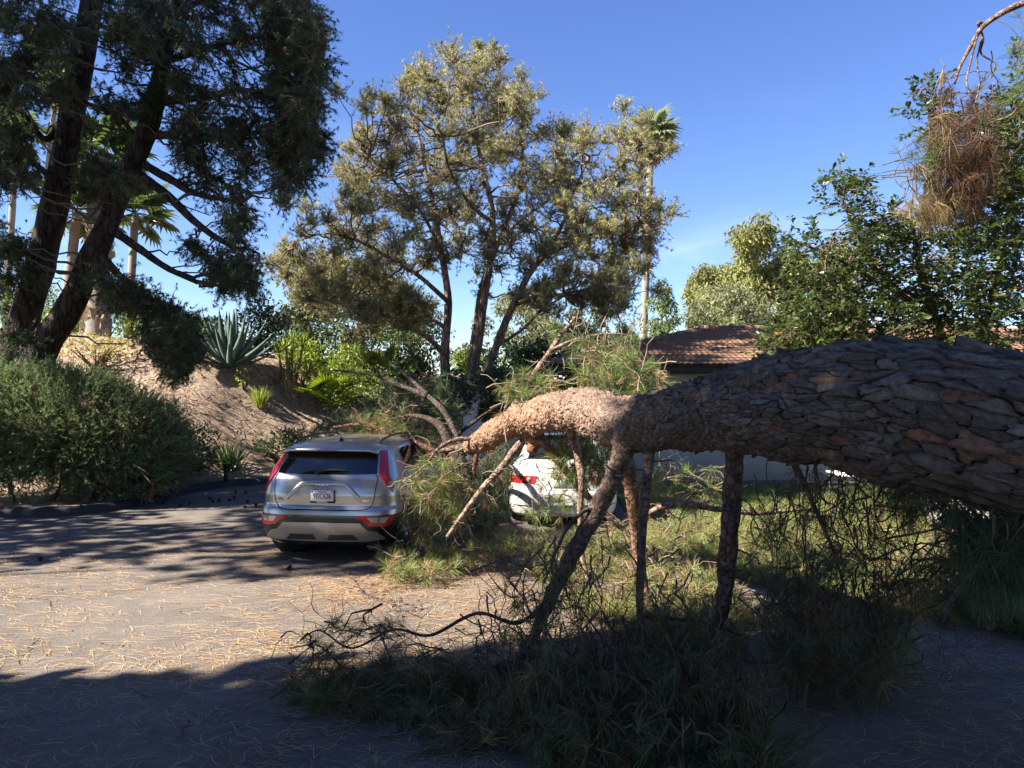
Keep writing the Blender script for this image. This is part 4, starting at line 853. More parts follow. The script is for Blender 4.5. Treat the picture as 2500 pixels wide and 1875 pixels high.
# right hanging mass
spray(pine, [(1620, 1120), (1760, 1090), (1900, 1100), (2000, 1180), (2040, 1260), (1990, 1330), (1800, 1340), (1640, 1300)], 90, near(5.3, 6.2), g4, 'hang', 20, .15, .0025, GREEN*.9, .12, .3, bare=120, bare_len=.8, twcol=(.45, .42, .4))
spray(pine, [(1690, 1000), (1880, 1020), (1920, 1120), (1700, 1120)], 14, (5.5, 6.1), g4, 'hang', 18, .13, .003, GREEN*.8, .1, .3, bare=55, bare_len=.8)
spray(pine, [(1640, 1290), (1800, 1300), (1990, 1310), (1960, 1450), (1900, 1510), (1740, 1490), (1660, 1400)], 190, near(5.2, 6.3), g4, 'hang', 26, .18, .0024, np.array([.085, .105, .055]), .08, .25, tufts=2, bare=60, droop=.3, twcol=(.45, .42, .4))
spray(pine, [(1880, 1030), (2060, 1050), (2080, 1120), (1960, 1140)], 60, (5.2, 5.9), g4, 'hang', 24, .17, .003, DARKG, .05, .1)
spray(pine, [(2070, 1140), (2212, 1110), (2230, 1300), (2120, 1310), (2080, 1230)], 110, (4.5, 5.3), g4, 'hang', 30, .2, .0034, np.array([.045, .085, .055]), .03, .05, tufts=3)
# sprays at the lit end and in front of the cars
spray(pine, [(870, 1010), (960, 990), (1012, 1050), (1000, 1110), (930, 1120), (880, 1080)], 48, (8.5, 9.2), g4, 'any', 26, .19, .0042, FRESH, .12, .03, bare=22, bare_len=.45, twcol=(1.3, 1.2, 1.1))
spray(pine, [(880, 1060), (1000, 1070), (990, 1150), (910, 1160), (870, 1110)], 44, (8.9, 9.5), g4, 'hang', 24, .18, .004, DARKG, .08, .2, tufts=2, bare=20)  # lower tufts darker than those above, shade put into the green
spray(pine, [(1085, 845), (1130, 800), (1200, 815), (1210, 850), (1110, 880)], 34, (8.6, 9.4), g4, 'any', 28, .19, .0042, GREEN*1.2, .12, .02, bare=10, bare_len=.35, twcol=(1.4, 1.3, 1.2))
spray(pine, [(1230, 790), (1330, 760), (1420, 800), (1410, 850), (1340, 865), (1270, 845)], 90, (7.9, 9.0), g4, 'any', 28, .19, .0042, GREEN*1.25, .18, .02, bare=20, bare_len=.5, twcol=(1.4, 1.3, 1.2))
spray(pine, [(1230, 740), (1340, 725), (1400, 760), (1320, 790), (1240, 780)], 26, (8.6, 9.4), g4, 'hang', 22, .17, .004, GREEN*1.2, .1, .02, bare=16, bare_len=.4, twcol=(1.3, 1.2, 1.1))
spray(pine, [(1185, 690), (1240, 680), (1230, 730), (1180, 740)], 8, (9.6, 9.9), g4, 'any', 24, .18, .004, FRESH, .1, .0)
spray(pine, [(1180, 955), (1330, 965), (1325, 1030), (1255, 1055), (1190, 1020)], 95, (8.4, 9.4), g4, 'hang', 22, .17, .004, GREEN*1.1, .15, .03, bare=12, bare_len=.4)
spray(pine, [(1150, 1020), (1260, 1040), (1300, 1120), (1180, 1140), (1110, 1090)], 26, (9.0, 10.2), g4, 'any', 22, .16, .004, FRESH, .12, .02, bare=16, bare_len=.5, twcol=(.8, .75, .7))
spray(pine, [(1390, 1020), (1560, 1010), (1570, 1090), (1400, 1100)], 30, (7.8, 8.8), g4, 'any', 24, .17, .004, FRESH, .2, .02, bare=46, bare_len=.7, twcol=(1.6, 1.5, 1.4))
spray(pine, [(640, 935), (760, 880), (860, 830), (960, 810), (1000, 890), (985, 960), (860, 940), (760, 935)], 420, (12.6, 15), g4, 'any', 24, .18, .006, DARKG*.9, .05, .1, bare=50, bare_len=.9)
spray(pine, [(760, 905), (870, 905), (880, 938), (770, 938)], 40, (11.3, 12.2), g4, 'any', 24, .18, .005, GREEN, .35, .1, bare=16, bare_len=.5)
spray(pine, [(950, 1080), (1080, 970), (1110, 1000), (1105, 1110), (1010, 1160), (960, 1150)], 170, (10.3, 11.8), g4, 'hang', 24, .18, .0045, DARKG*.9, .05, .12, bare=40, bare_len=.8)
# broken boughs lying about, each a thing of its own
def bough(label, polys, seed, **k):
    g = np.random.default_rng(seed); x = np.mean([q[0] for p in polys for q in p]); y = np.max([q[1] for p in polys for q in p]); b0 = G(x*1.1302, y*1.1302)
    t = thing('pine_bough', label, 'branch', loc=tuple(b0)); dmin = k.pop('dmin', 0)
    for p, n in polys.items() if isinstance(polys, dict) else [(tuple(p), 100) for p in polys]:
        q = np.array(p); c = q.mean(0); dd = lambda p_, g_: gdepth(p_[:, 1])*g_.uniform(.93, 1.0, len(p_))
        spray(t, list(p), n, dd, g, 'lie', 26, .17, .0045, k.get('col', np.array([.215, .24, .085])), k.get('straw', .28), k.get('brown', .04), tw=(.2, .5), bare=max(2, n//8), bare_len=.6, twcol=(1.2, 1.1, 1.0), tufts=k.get('tufts', 2))
    a, b = k['stem']; p0 = G(*(np.array(a)*1.1302)); p1 = G(*(np.array(b)*1.1302)); mid = (p0+p1)/2
    s = spline(np.array([np.append(p0+[0, 0, .05], .03), np.append(mid+[.05, .05, .12], .022), np.append(p1+[0, 0, .06], .008)]), 18)
    wb(Acc().add(*tube(s, 8, .1, seed), np.array((1.2, 1.1, 1.0))), 'stem', M['limb'], t, smooth=True); return t
bough('green pine bough lying on the asphalt at the right rear of the silver car', {((815, 1215), (870, 1180), (950, 1175), (1000, 1190), (1010, 1225), (900, 1245), (820, 1238)): 105, ((1000, 1165), (1110, 1140), (1120, 1180), (1020, 1215)): 60}, 1, stem=((1010, 1190), (850, 1215)))
bough('needle covered pine bough on the ground below the white sedan', {((1130, 1160), (1250, 1130), (1330, 1140), (1330, 1230), (1180, 1260), (1140, 1220)): 160}, 2, stem=((1330, 1150), (1160, 1220)))
bough('sunlit pine bough on the ground right of the orange limb', {((1330, 1130), (1480, 1110), (1570, 1120), (1560, 1250), (1400, 1300), (1330, 1260)): 260}, 3, stem=((1540, 1130), (1360, 1240)))
bough('sunlit pine bough on the lawn edge behind the hanging broken limb', {((1580, 1110), (1700, 1080), (1860, 1090), (1880, 1180), (1740, 1240), (1590, 1240)): 230}, 4, stem=((1820, 1100), (1620, 1200)), straw=.3)
bough('pale pine bough spread over the asphalt edge at the foot of the limbs', {((1230, 1270), (1400, 1300), (1560, 1250), (1640, 1330), (1600, 1400), (1420, 1380), (1280, 1330)): 230}, 5, stem=((1560, 1280), (1300, 1300)))
bough('dry pine bough on the ground behind the dark hanging twigs', {((1880, 1100), (2060, 1110), (2080, 1220), (1990, 1330), (1880, 1260)): 170}, 6, stem=((2050, 1130), (1920, 1280)), straw=.35, brown=.2)
# ------------------------------------------------------------------ standing trees
def stem_path(pts, n=30): return spline(np.array([np.append(W(a, b, d), r*d/FPX) for a, b, d, r in pts]), n)
def crown(root, C, rad, anchors, g, twigs=14, K=5, tufts=3, nn=14, L=.10, w=.007, up=.35, col=GREEN, tipcol=None, brown=.2, bcol=BROWN, br=(.022, .008), droop=0., name='crown', gloss='needle', connect=True, spread=.8, flat=1., shade=None):
    """needle clumps at C with radius rad, tied to the nearest limb"""
    n = len(C); T = n*twigs; Cr = np.repeat(C, twigs, 0); R_ = np.repeat(rad, twigs)
    D = sph(T, g, up); D[:, 2] *= flat; S = Cr-np.array([0, 0, .25])*R_[:, None]+g.normal(size=(T, 3))*R_[:, None]*.12
    P, de = walk(S, D, R_*g.uniform(.6, 1.2, T), K, .22, -.06 if up > 0 else .12, g)
    ta_ = Acc().add(*tubes(P, np.linspace(1, .4, K)[None]*(R_*.016+.002)[:, None], 3), np.array((.9, .85, .82)))
    if connect:
        A = anchors[:, :3]; dd = np.linalg.norm(C[:, None]-A[None], axis=2)+np.maximum(0, A[None, :, 2]-C[:, None, 2])*.8; k = dd.argmin(1); a = A[k]
        t = np.linspace(0, 1, 8)[None, :, None]; Q = a[:, None]*(1-t)+C[:, None]*t; Q[..., 2] += -np.sin(t[..., 0]*np.pi)*np.linalg.norm(C-a, axis=1)[:, None]*.10
        Q[:, 1:-1] += g.normal(size=(n, 6, 3))*np.linalg.norm(C-a, axis=1)[:, None, None]*.035
        ta_.add(*tubes(Q, np.linspace(br[0], br[1], 8)[None]*g.uniform(.7, 1.4, (n, 1)), 5), np.array((1.0, .95, .92)))
    tp, td, dep = [], [], []
    for q in range(tufts):
        f = (q+1)/tufts; k = max(1, int(round(f*(K-1)))); tp.append(P[:, k]); td.append(nrm(P[:, k]-P[:, k-1]+g.normal(size=(T, 3))*.45)); dep.append(np.full(T, f))
    tp = np.concatenate(tp); td = np.concatenate(td); dep = np.concatenate(dep); m = len(tp)
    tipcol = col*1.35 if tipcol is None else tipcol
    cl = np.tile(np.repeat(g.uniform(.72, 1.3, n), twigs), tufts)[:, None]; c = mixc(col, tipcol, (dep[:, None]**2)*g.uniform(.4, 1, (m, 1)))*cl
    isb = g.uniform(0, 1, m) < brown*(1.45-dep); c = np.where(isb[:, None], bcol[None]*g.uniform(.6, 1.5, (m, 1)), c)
    v, f, cc = needles(tp, td, nn, L, w, spread, g, c, droop=droop, back=.35)
    o = wb(Acc().add(v, f, cc), name, M[gloss], root, kind='stuff'); wb(ta_, 'branches', M['twig'], root, kind='stuff'); return o
def cones(root, C, n, g, size=.05, spread=.5):
    k = g.integers(0, len(C), n); P = C[k]+g.normal(size=(n, 3))*spread; base = np.array([(0, 0, 1.2), (.7, 0, .3), (0, .7, .3), (-.7, 0, .3), (0, -.7, .3), (0, 0, -1)]); F = np.array([(0, 1, 2), (0, 2, 3), (0, 3, 4), (0, 4, 1), (5, 2, 1), (5, 3, 2), (5, 4, 3), (5, 1, 4)])
    a = Acc().add((P[:, None]+base[None]*size*g.uniform(.7, 1.2, (n, 1, 1))).reshape(-1, 3), [(np.arange(n)[:, None, None]*6+F[None]).reshape(-1, 3)], np.array((.35, .28, .25))); wb(a, 'cones', M['twig'], root, kind='stuff')

# ---- many-stemmed pine behind the cars
g5 = np.random.default_rng(55); DM = 22.0
mid = thing('multi_stem_pine', 'tall many-stemmed pine with sunlit olive crown standing behind the cars', 'tree', loc=tuple(W(1125, 1010, DM)*np.array([1, 1, 0])+np.array([0, 0, .5])))
MT = [[(1118, 1060, DM, 34), (1108, 1005, DM, 22), (1096, 960, DM, 19), (1085, 880, DM, 16), (1093, 780, DM, 14), (1092, 705, DM, 12), (1075, 600, DM+.3, 10), (1062, 520, DM+.5, 8), (1040, 420, DM+.6, 6), (1020, 320, DM+.6, 4)],
      [(1125, 1060, DM, 36), (1130, 1000, DM-.1, 24), (1150, 920, DM-.2, 17), (1165, 856, DM-.2, 15), (1184, 715, DM-.2, 13), (1203, 597, DM-.3, 11), (1200, 503, DM-.3, 9), (1179, 409, DM-.2, 7), (1160, 315, DM, 5), (1151, 200, DM, 3)],
      [(1132, 1060, DM+.2, 34), (1140, 990, DM+.4, 20), (1150, 900, DM+.6, 14), (1162, 800, DM+.8, 12), (1180, 690, DM+.8, 10), (1230, 560, DM+.8, 8), (1270, 450, DM+.6, 6), (1275, 330, DM+.5, 4), (1270, 230, DM+.4, 2.5)],
      [(1138, 1060, DM-.2, 36), (1152, 985, DM-.5, 22), (1180, 915, DM-.7, 15), (1208, 856, DM-.8, 13), (1245, 762, DM-1, 12), (1288, 677, DM-1, 10), (1339, 602, DM-1, 8), (1372, 550, DM-1, 6.5), (1400, 470, DM-.8, 4.5), (1440, 380, DM-.6, 3)]]
anch = []
for p in MT:
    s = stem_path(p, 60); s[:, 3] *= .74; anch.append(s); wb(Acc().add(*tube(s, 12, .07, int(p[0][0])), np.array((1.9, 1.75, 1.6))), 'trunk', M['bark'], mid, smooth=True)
ML = [[(1088, 870, DM, 9), (1043, 823, DM-.6, 8), (973, 785, DM-1, 7), (902, 757, DM-1.3, 6), (846, 733, DM-1.5, 5), (770, 700, DM-1.5, 3)], [(1092, 735, DM, 8), (1020, 672, DM-.4, 7), (949, 630, DM-.7, 6), (883, 592, DM-.9, 5), (800, 570, DM-1, 3), (720, 590, DM-1, 2)],
      [(1080, 620, DM+.3, 6), (1030, 520, DM-.5, 5), (960, 440, DM-1, 4), (900, 380, DM-1.2, 2.5)], [(1200, 540, DM-.3, 6), (1150, 500, DM-1.2, 5), (1100, 420, DM-1.8, 4), (1080, 330, DM-2, 3)], [(1255, 745, DM-1, 6), (1340, 720, DM-1.4, 5), (1430, 730, DM-1.6, 4), (1520, 720, DM-1.7, 3)],
      [(1310, 640, DM-1, 6), (1400, 590, DM-1.4, 5), (1480, 560, DM-1.6, 4), (1560, 540, DM-1.7, 2.5)], [(1370, 550, DM-1, 5), (1440, 480, DM-.5, 4), (1520, 400, DM-.3, 3), (1560, 350, DM-.2, 2)], [(1203, 600, DM-.3, 5), (1270, 540, DM+.8, 4), (1350, 480, DM+1.3, 3)], [(1085, 800, DM, 6), (1030, 760, DM+1, 5), (980, 720, DM+1.6, 3)],
      [(1210, 850, DM-.8, 5), (1280, 800, DM-.6, 5), (1320, 760, DM-.4, 4), (1380, 720, DM-.2, 3)]]
for p in ML:
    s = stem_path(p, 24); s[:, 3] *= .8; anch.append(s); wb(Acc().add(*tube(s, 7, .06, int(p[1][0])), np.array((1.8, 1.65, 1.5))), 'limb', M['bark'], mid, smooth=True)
anch = np.vstack(anch)
MC = [(1190,110,90),(1040,130,90),(1230,170,90),(960,250,100),(1100,260,120),(1250,270,100),(1390,220,80),(1440,320,80),(1340,330,90),(1010,85,45),(1170,70,50),(1240,80,45),(790,250,55),(790,290,80),(730,380,90),(690,350,50),(830,420,110),(960,420,120),(1120,420,120),(1270,420,110),(1400,420,80),
      (560,520,60),(500,600,60),(590,640,90),(700,560,90),(820,600,110),(950,620,100),(1080,580,100),(1230,600,100),(1380,560,90),(1490,540,90),(1600,520,80),(1700,560,80),(1820,540,80),(1910,510,70),(2000,620,70),(1900,650,80),(1750,680,90),(1600,660,100),(1480,680,90),
      (450,730,50),(480,830,60),(560,760,80),(680,720,90),(820,740,100),(560,900,80),(700,860,90),(830,880,90),(1050,750,90),(1180,760,80),(1350,760,90),(1480,820,100),(1620,820,110),(1760,790,80),(1900,770,80),(2010,740,60),(2000,880,70),(2090,900,60),(1880,900,90),(1700,930,100),(1550,930,80),
      (300,970,70),(380,960,70),(450,1030,80),(560,1050,90),(680,1000,70),(800,1050,80),(950,960,70),(1100,950,80),(1100,1060,90),(1200,1130,80),(1000,1160,80),(900,1200,70),(750,1180,60),(160,1110,80),(130,1190,70),(250,1130,80),(350,1130,80),(330,1240,60),(200,1290,50),(480,1200,60),(620,1180,50),
      (1400,1000,70),(1800,1030,80),(1950,1040,80),(2060,1130,60),(2040,1210,60),(1860,1170,80),(1700,1100,70),(1750,1250,80),(1900,1340,70),(1640,1220,60),(1830,1450,60),(1560,1300,60),(1450,1180,60),(1700,1400,60),(300,1370,70),(400,1400,70),(230,1380,50),(520,1400,60),(640,1470,70),(760,1440,60),(850,1380,50),(560,1550,60)]
MC = np.array(MC, float); dpt = DM+np.clip(g5.normal(size=len(MC))*1.5, -2.6, 2.6); fx = 620+MC[:, 0]/2.127; fy = 80+MC[:, 1]/2.127
C = np.stack([(fx-CX)/FPX*dpt, dpt, CAM_H+(HY-fy)/FPX*dpt], -1); rad = MC[:, 2]/2.127/FPX*DM*1.05
# a second, deeper layer fills the crown
k = g5.integers(0, len(C), 130); C2 = C[k]+g5.normal(size=(130, 3))*np.array([.5, 1.2, .5]); C2 = C2[C2[:, 2] < 11.2]
fillp = [(690, 640), (720, 570), (790, 540), (830, 470), (820, 420), (870, 340), (935, 250), (1010, 180), (1060, 120), (1130, 100), (1200, 105), (1240, 160), (1310, 190), (1325, 260), (1350, 300), (1450, 310), (1520, 300), (1590, 350), (1610, 500), (1590, 640), (1520, 720), (1440, 740), (1330, 640), (1200, 680), (1050, 640), (930, 660), (800, 720), (720, 690)]
p = poly_pts(fillp, 150, g5); d = DM+np.clip(g5.normal(size=150)*1.6, -2.8, 2.8); C3 = np.stack([(p[:, 0]-CX)/FPX*d, d, CAM_H+(HY-p[:, 1])/FPX*d], -1)
lows = []
for pl_, n_ in (([(640, 640), (700, 600), (900, 640), (1000, 700), (1080, 720), (1000, 800), (850, 780), (720, 720)], 60), ([(1250, 700), (1400, 640), (1560, 650), (1540, 760), (1400, 800), (1280, 780)], 26)):
    p = poly_pts(pl_, n_, g5); d = DM+np.clip(g5.normal(size=n_)*1.4, -2.4, 2.4); lows.append(np.stack([(p[:, 0]-CX)/FPX*d, d, CAM_H+(HY-p[:, 1])/FPX*d], -1))
C4 = np.vstack(lows); Ca = np.vstack([C, C2, C3, C4]); ra = np.concatenate([rad, np.full(len(C2), .42), np.full(len(C3), .55), np.full(len(C4), .42)])
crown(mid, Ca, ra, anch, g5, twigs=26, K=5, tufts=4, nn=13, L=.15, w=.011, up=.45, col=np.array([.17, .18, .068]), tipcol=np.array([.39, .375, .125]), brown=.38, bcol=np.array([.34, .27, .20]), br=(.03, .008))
cones(mid, Ca, 420, g5, .045, .2)

# ---- leaning double-trunk pine on the bank, left
g6 = np.random.default_rng(66); DL = 16.0
lean = thing('leaning_pine', 'dark double-trunk pine leaning out of the bank on the left', 'tree', loc=tuple(W(60, 900, DL)*np.array([1, 1, 0])+np.array([0, 0, .4])))
LT = [[(20, 1010, DL, 48), (32, 880, DL, 38), (62, 760, DL, 34), (100, 640, DL, 32), (150, 420, DL-.1, 30), (185, 230, DL-.2, 28), (215, 60, DL-.3, 25), (240, -80, DL-.4, 20), (270, -260, DL-.5, 12)],
      [(75, 1000, DL-.3, 46), (92, 880, DL-.3, 37), (165, 755, DL-.4, 31), (238, 605, DL-.6, 28), (310, 435, DL-.8, 24), (365, 300, DL-1, 23), (400, 150, DL-1.1, 18), (430, 0, DL-1.2, 14), (450, -150, DL-1.2, 8)]]
anch = []
for p in LT:
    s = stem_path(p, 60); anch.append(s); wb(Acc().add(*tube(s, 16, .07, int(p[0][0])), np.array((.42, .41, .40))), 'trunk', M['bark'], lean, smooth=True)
LL = [[(335, 425, DL-.8, 12), (400, 470, DL-1, 11), (480, 545, DL-1.3, 9), (545, 590, DL-1.5, 7), (590, 610, DL-1.6, 4)], [(270, 560, DL-.7, 11), (330, 600, DL-.9, 10), (400, 650, DL-1.1, 8), (482, 690, DL-1.3, 6)], [(345, 400, DL-.8, 11), (420, 440, DL-1.2, 10), (470, 470, DL-1.5, 8), (560, 490, DL-1.8, 5)], [(372, 330, DL-1, 11), (440, 330, DL-1.3, 10), (540, 335, DL-1.6, 8), (640, 320, DL-1.8, 5)],
      [(330, 330, DL-.9, 6), (280, 280, DL-.6, 6), (205, 250, DL-.3, 6)], [(400, 150, DL-1.1, 10), (500, 120, DL-1.5, 8), (620, 90, DL-1.9, 6), (720, 100, DL-2, 4)], [(425, 30, DL-1.2, 8), (540, -10, DL-1.5, 6), (680, 0, DL-1.8, 4)], [(385, 250, DL-1.1, 9), (480, 240, DL-1.6, 8), (600, 220, DL-2, 6), (720, 250, DL-2.1, 4)], [(150, 300, DL-.1, 9), (110, 340, DL-.4, 8), (60, 280, DL-.8, 6), (0, 250, DL-1, 4)],
      [(120, 430, DL-.1, 8), (80, 400, DL-.3, 7), (20, 390, DL-.6, 5)], [(95, 470, DL, 6), (60, 440, DL-.4, 6), (0, 430, DL-.8, 4)], [(235, 610, DL-.6, 12), (300, 680, DL-1.2, 9), (390, 750, DL-1.6, 7), (440, 810, DL-1.8, 5), (450, 880, DL-1.9, 3)], [(570, 540, DL-1.5, 5), (600, 600, DL-1.6, 4), (632, 620, DL-1.6, 3)]]
for p in LL:
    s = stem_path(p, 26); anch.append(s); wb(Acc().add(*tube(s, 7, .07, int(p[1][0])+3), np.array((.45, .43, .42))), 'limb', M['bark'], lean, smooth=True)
anch = np.vstack(anch)
regs = [([(430, -60), (765, -60), (770, 20), (785, 90), (785, 200), (775, 270), (785, 330), (780, 385), (740, 430), (700, 440), (640, 470), (600, 500), (540, 500), (480, 480), (440, 460), (420, 420), (430, 330), (400, 250), (420, 150)], 118, .46),
        ([(650, -40), (760, -40), (785, 60), (790, 150), (780, 260), (785, 350), (740, 420), (680, 430), (660, 250)], 70, .42),
        ([(520, 595), (590, 585), (640, 640), (645, 685), (590, 690), (545, 705), (505, 680)], 18, .42), ([(560, 480), (620, 490), (600, 555), (560, 540)], 6, .35), ([(430, 560), (520, 600), (560, 660), (480, 660)], 7, .33),
        ([(230, 650), (330, 650), (400, 730), (465, 765), (480, 810), (475, 860), (435, 900), (405, 890), (380, 840), (350, 780), (280, 730), (225, 690)], 52, .40), ([(400, 740), (470, 770), (480, 850), (430, 900), (400, 830)], 24, .36),
        ([(185, 380), (300, 375), (305, 460), (250, 495), (185, 450)], 14, .38), ([(-40, -40), (200, -40), (185, 80), (140, 170), (150, 230), (70, 235), (-40, 225)], 48, .45), ([(-40, 270), (80, 280), (90, 410), (50, 460), (-40, 460)], 24, .40),
        ([(-40, 520), (60, 550), (55, 670), (-40, 690)], 14, .36), ([(225, -40), (430, -40), (385, 120), (310, 180), (265, 90)], 34, .42), ([(230, 190), (390, 190), (400, 260), (330, 300), (250, 280)], 11, .34), ([(20, 560), (100, 600), (90, 830), (0, 840)], 12, .34)]
Cs, rs = [], []
for poly, n, r in regs:
    p = poly_pts(poly, n, g6); d = DL-1.2+np.clip(g6.normal(size=n)*.9, -1.6, 1.8); Cs.append(np.stack([(p[:, 0]-CX)/FPX*d, d, CAM_H+(HY-p[:, 1])/FPX*d], -1)); rs.append(np.full(n, r)*g6.uniform(.75, 1.2, n))
Cs = np.vstack(Cs); rs = np.concatenate(rs)
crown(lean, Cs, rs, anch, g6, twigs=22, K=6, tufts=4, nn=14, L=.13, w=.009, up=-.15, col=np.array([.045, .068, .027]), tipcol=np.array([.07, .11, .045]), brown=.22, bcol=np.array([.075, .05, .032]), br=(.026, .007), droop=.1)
cones(lean, Cs, 420, g6, .04, .18)

# ---- unseen trees outside the frame, crowns placed to shade foreground, bank foot and car
def shade_tree(label, base, c, r3, n, seed, size=.34, low=0., tk=1.):
    g = np.random.default_rng(seed); t = thing('shade_tree', label, 'tree', loc=base)
    q = g.uniform(-1, 1, (n*2, 3)); q = q[(np.abs(q)**4).sum(1) < 1][:n]; n = len(q); P = np.array(c)+q*np.array(r3); P[:, 1] += low*np.clip((7.6-P[:, 2])/2, 0, 1)
    v, f, cc = leaves(P, sph(n, g), size, g, np.tile(np.array([.055, .085, .03]), (n, 1)), .6)
    wb(Acc().add(v, f, cc), 'crown', M['leafm'], t, kind='stuff')
    s = spline(np.array([np.append(base, .45), np.append(np.array(base)*.5+np.array(c)*.5-[0, 0, c[2]*.25], .35), np.append(c, .15)]), 20); s[:, 3] *= tk; wb(Acc().add(*tube(s, 12, .06, seed)), 'trunk', M['bark'], t, smooth=True)
    for k in range(5):
        e = np.array(c)+sph(1, g, .3)[0]*np.array(r3)*.7; s = spline(np.array([np.append(np.array(c)-[0, 0, r3[2]*.5], .15), np.append((np.array(c)+e)/2, .09), np.append(e, .03)]), 10); s[:, 3] *= tk; wb(Acc().add(*tube(s, 7, .05, k)), 'limb', M['bark'], t, smooth=True)
shade_tree('dense broadleaf tree left of the view, its crown shading the foreground asphalt', (-11, -2.2, 0), (-11, -1.95, 10.0), (2.4, 4.75, 8.8), 24000, 71, .42, .85)
shade_tree('dense broadleaf tree beyond the left edge shading the leaning pine', (-17.5, 12.0, .3), (-17.5, 12.2, 16.8), (2.4, 4.4, 5.6), 7000, 72, .4)
shade_tree('slim broadleaf tree beyond the left edge shading the asphalt along the kerb', (-16.5, 7.4, 0), (-16.5, 7.6, 7.5), (1.8, 1.5, 6.0), 2200, 73)
shade_tree('thin tall tree added unseen beyond the left edge, throwing dappled shade on the silver car', (-16.6, 7.3, 0), (-16.5, 5.25, 13.1), (1.5, 1.0, 1.5), 620, 76, tk=.16)  # crown added only to shade the rear of the silver car
shade_tree('rounded tree beyond the left edge keeping the kerb and hedge foot in shade', (-16.5, 10.0, .2), (-16.5, 10.2, 4.8), (1.8, 2.4, 3.6), 2600, 75)
shade_tree('broad canopy tree added unseen behind the viewer, shading the foreground from the open sky', (3, -6.5, 0), (2.5, -3.2, 8.2), (9.5, 5.0, 2.6), 9000, 74, .45)  # unseen canopy added to cut sky light on the foreground

# ---- broadleaf tree on the right and the dead bough caught in it
g7 = np.random.default_rng(77); DR = 12.6
rt = thing('broadleaf_tree', 'dark green broadleaf tree with oval leaflets behind the trunk on the right', 'tree', loc=(7.7, 12.9, .03))
RT_ = [[(2390, 1280, 12.9, 22), (2360, 1100, 12.9, 18), (2310, 880, 12.8, 15), (2270, 740, 12.7, 11), (2240, 620, 12.6, 7), (2220, 520, 12.6, 4)], [(2330, 950, 12.9, 12), (2400, 800, 13.2, 9), (2440, 650, 13.3, 7), (2470, 480, 13.3, 4)], [(2290, 800, 12.8, 9), (2180, 700, 12.5, 7), (2110, 600, 12.3, 5), (2060, 500, 12.2, 3), (2030, 440, 12.2, 2)], [(2270, 740, 12.7, 8), (2150, 690, 12.2, 6), (2060, 640, 12.0, 4), (1950, 590, 11.9, 2.5)],
       [(2310, 880, 12.8, 9), (2180, 830, 12.2, 6), (2050, 810, 12.0, 4), (1930, 830, 11.9, 2.5)], [(2240, 620, 12.6, 5), (2260, 450, 12.5, 4), (2270, 300, 12.4, 3), (2250, 220, 12.4, 2)]]
anch = []
for q, p in enumerate(RT_):
    s = stem_path(p, 30); anch.append(s); wb(Acc().add(*tube(s, 9, .06, q), np.array((.8, .75, .7))), 'trunk' if q == 0 else 'limb', M['bark'], rt, smooth=True)
anch = np.vstack(anch)
regs = [([(1930, 850), (1905, 790), (1950, 710), (2000, 650), (2080, 580), (2100, 510), (2160, 495), (2250, 520), (2330, 540), (2400, 400), (2520, 330), (2540, 880), (1960, 880)], 1500), ([(2010, 470), (2015, 430), (2060, 400), (2110, 400), (2140, 450), (2100, 520), (2050, 500)], 46), ([(1900, 600), (1915, 570), (2000, 555), (2040, 560), (2030, 620), (1960, 630)], 42), ([(2210, 225), (2270, 180), (2330, 200), (2330, 300), (2270, 320)], 34), ([(2480, 130), (2530, 120), (2530, 260), (2490, 240)], 14), ([(1865, 830), (1900, 790), (2000, 780), (2060, 810), (2000, 860), (1880, 870)], 130), ([(2380, 330), (2450, 300), (2530, 330), (2530, 480), (2420, 470)], 70), ([(2300, 300), (2400, 260), (2520, 200), (2540, 420), (2400, 540), (2280, 540)], 300)]
Vt = Acc(); ta_ = Acc()
for poly, n in regs:
    p = poly_pts(poly, n, g7); d = 12.5+np.clip(g7.normal(size=n)*.8, -1.2, 1.6); S = np.stack([(p[:, 0]-CX)/FPX*d, d, CAM_H+(HY-p[:, 1])/FPX*d], -1)
    P, de = walk(S-.12, nrm(sph(n, g7, .3)+np.array([-.35, -.1, .1])), g7.uniform(.22, .42, n), 8, .16, 0, g7); ta_.add(*tubes(P, np.linspace(.005, .002, 8)[None]*np.ones((n, 1)), 3), np.array((.8, .75, .6)))
    a = anch[np.linalg.norm(S[:, None]-anch[None, :, :3], axis=2).argmin(1)][:, :3]; t = np.linspace(0, 1, 5)[None, :, None]; k = g7.uniform(size=n) < .4; Q = (a[:, None]*(1-t)+P[:, :1]*t)[k]; Q[:, 1:-1] += g7.normal(size=(len(Q), 3, 3))*.06; ta_.add(*tubes(Q, np.linspace(.012, .004, 5)[None]*np.ones((len(Q), 1)), 4), np.array((.8, .75, .6)))
    base = np.array([.042, .062, .016]); cl = np.tile(base, (n, 1))*g7.uniform(.7, 1.5, (n, 1)); yel = g7.uniform(size=n) < .05; cl[yel] = np.array([.13, .16, .035]); cl[g7.uniform(size=n) < .005] = np.array([.35, .13, .02])
    for k in range(1, 8):
        t = nrm(P[:, k]-P[:, k-1]); sd = nrm(np.cross(t, np.array([0, 0, 1.])+g7.normal(size=t.shape)*.3))
        for s in (-1, 1): v, f, c = leaves(P[:, k], nrm(sd*s+t*.55+g7.normal(size=t.shape)*.25), .092, g7, cl, .52); Vt.add(v, f, c)
    v, f, c = leaves(P[:, -1], de, .08, g7, cl, .52); Vt.add(v, f, c)
wb(Vt, 'crown', M['leaf'], rt, kind='stuff'); wb(ta_, 'branches', M['twig'], rt, kind='stuff')
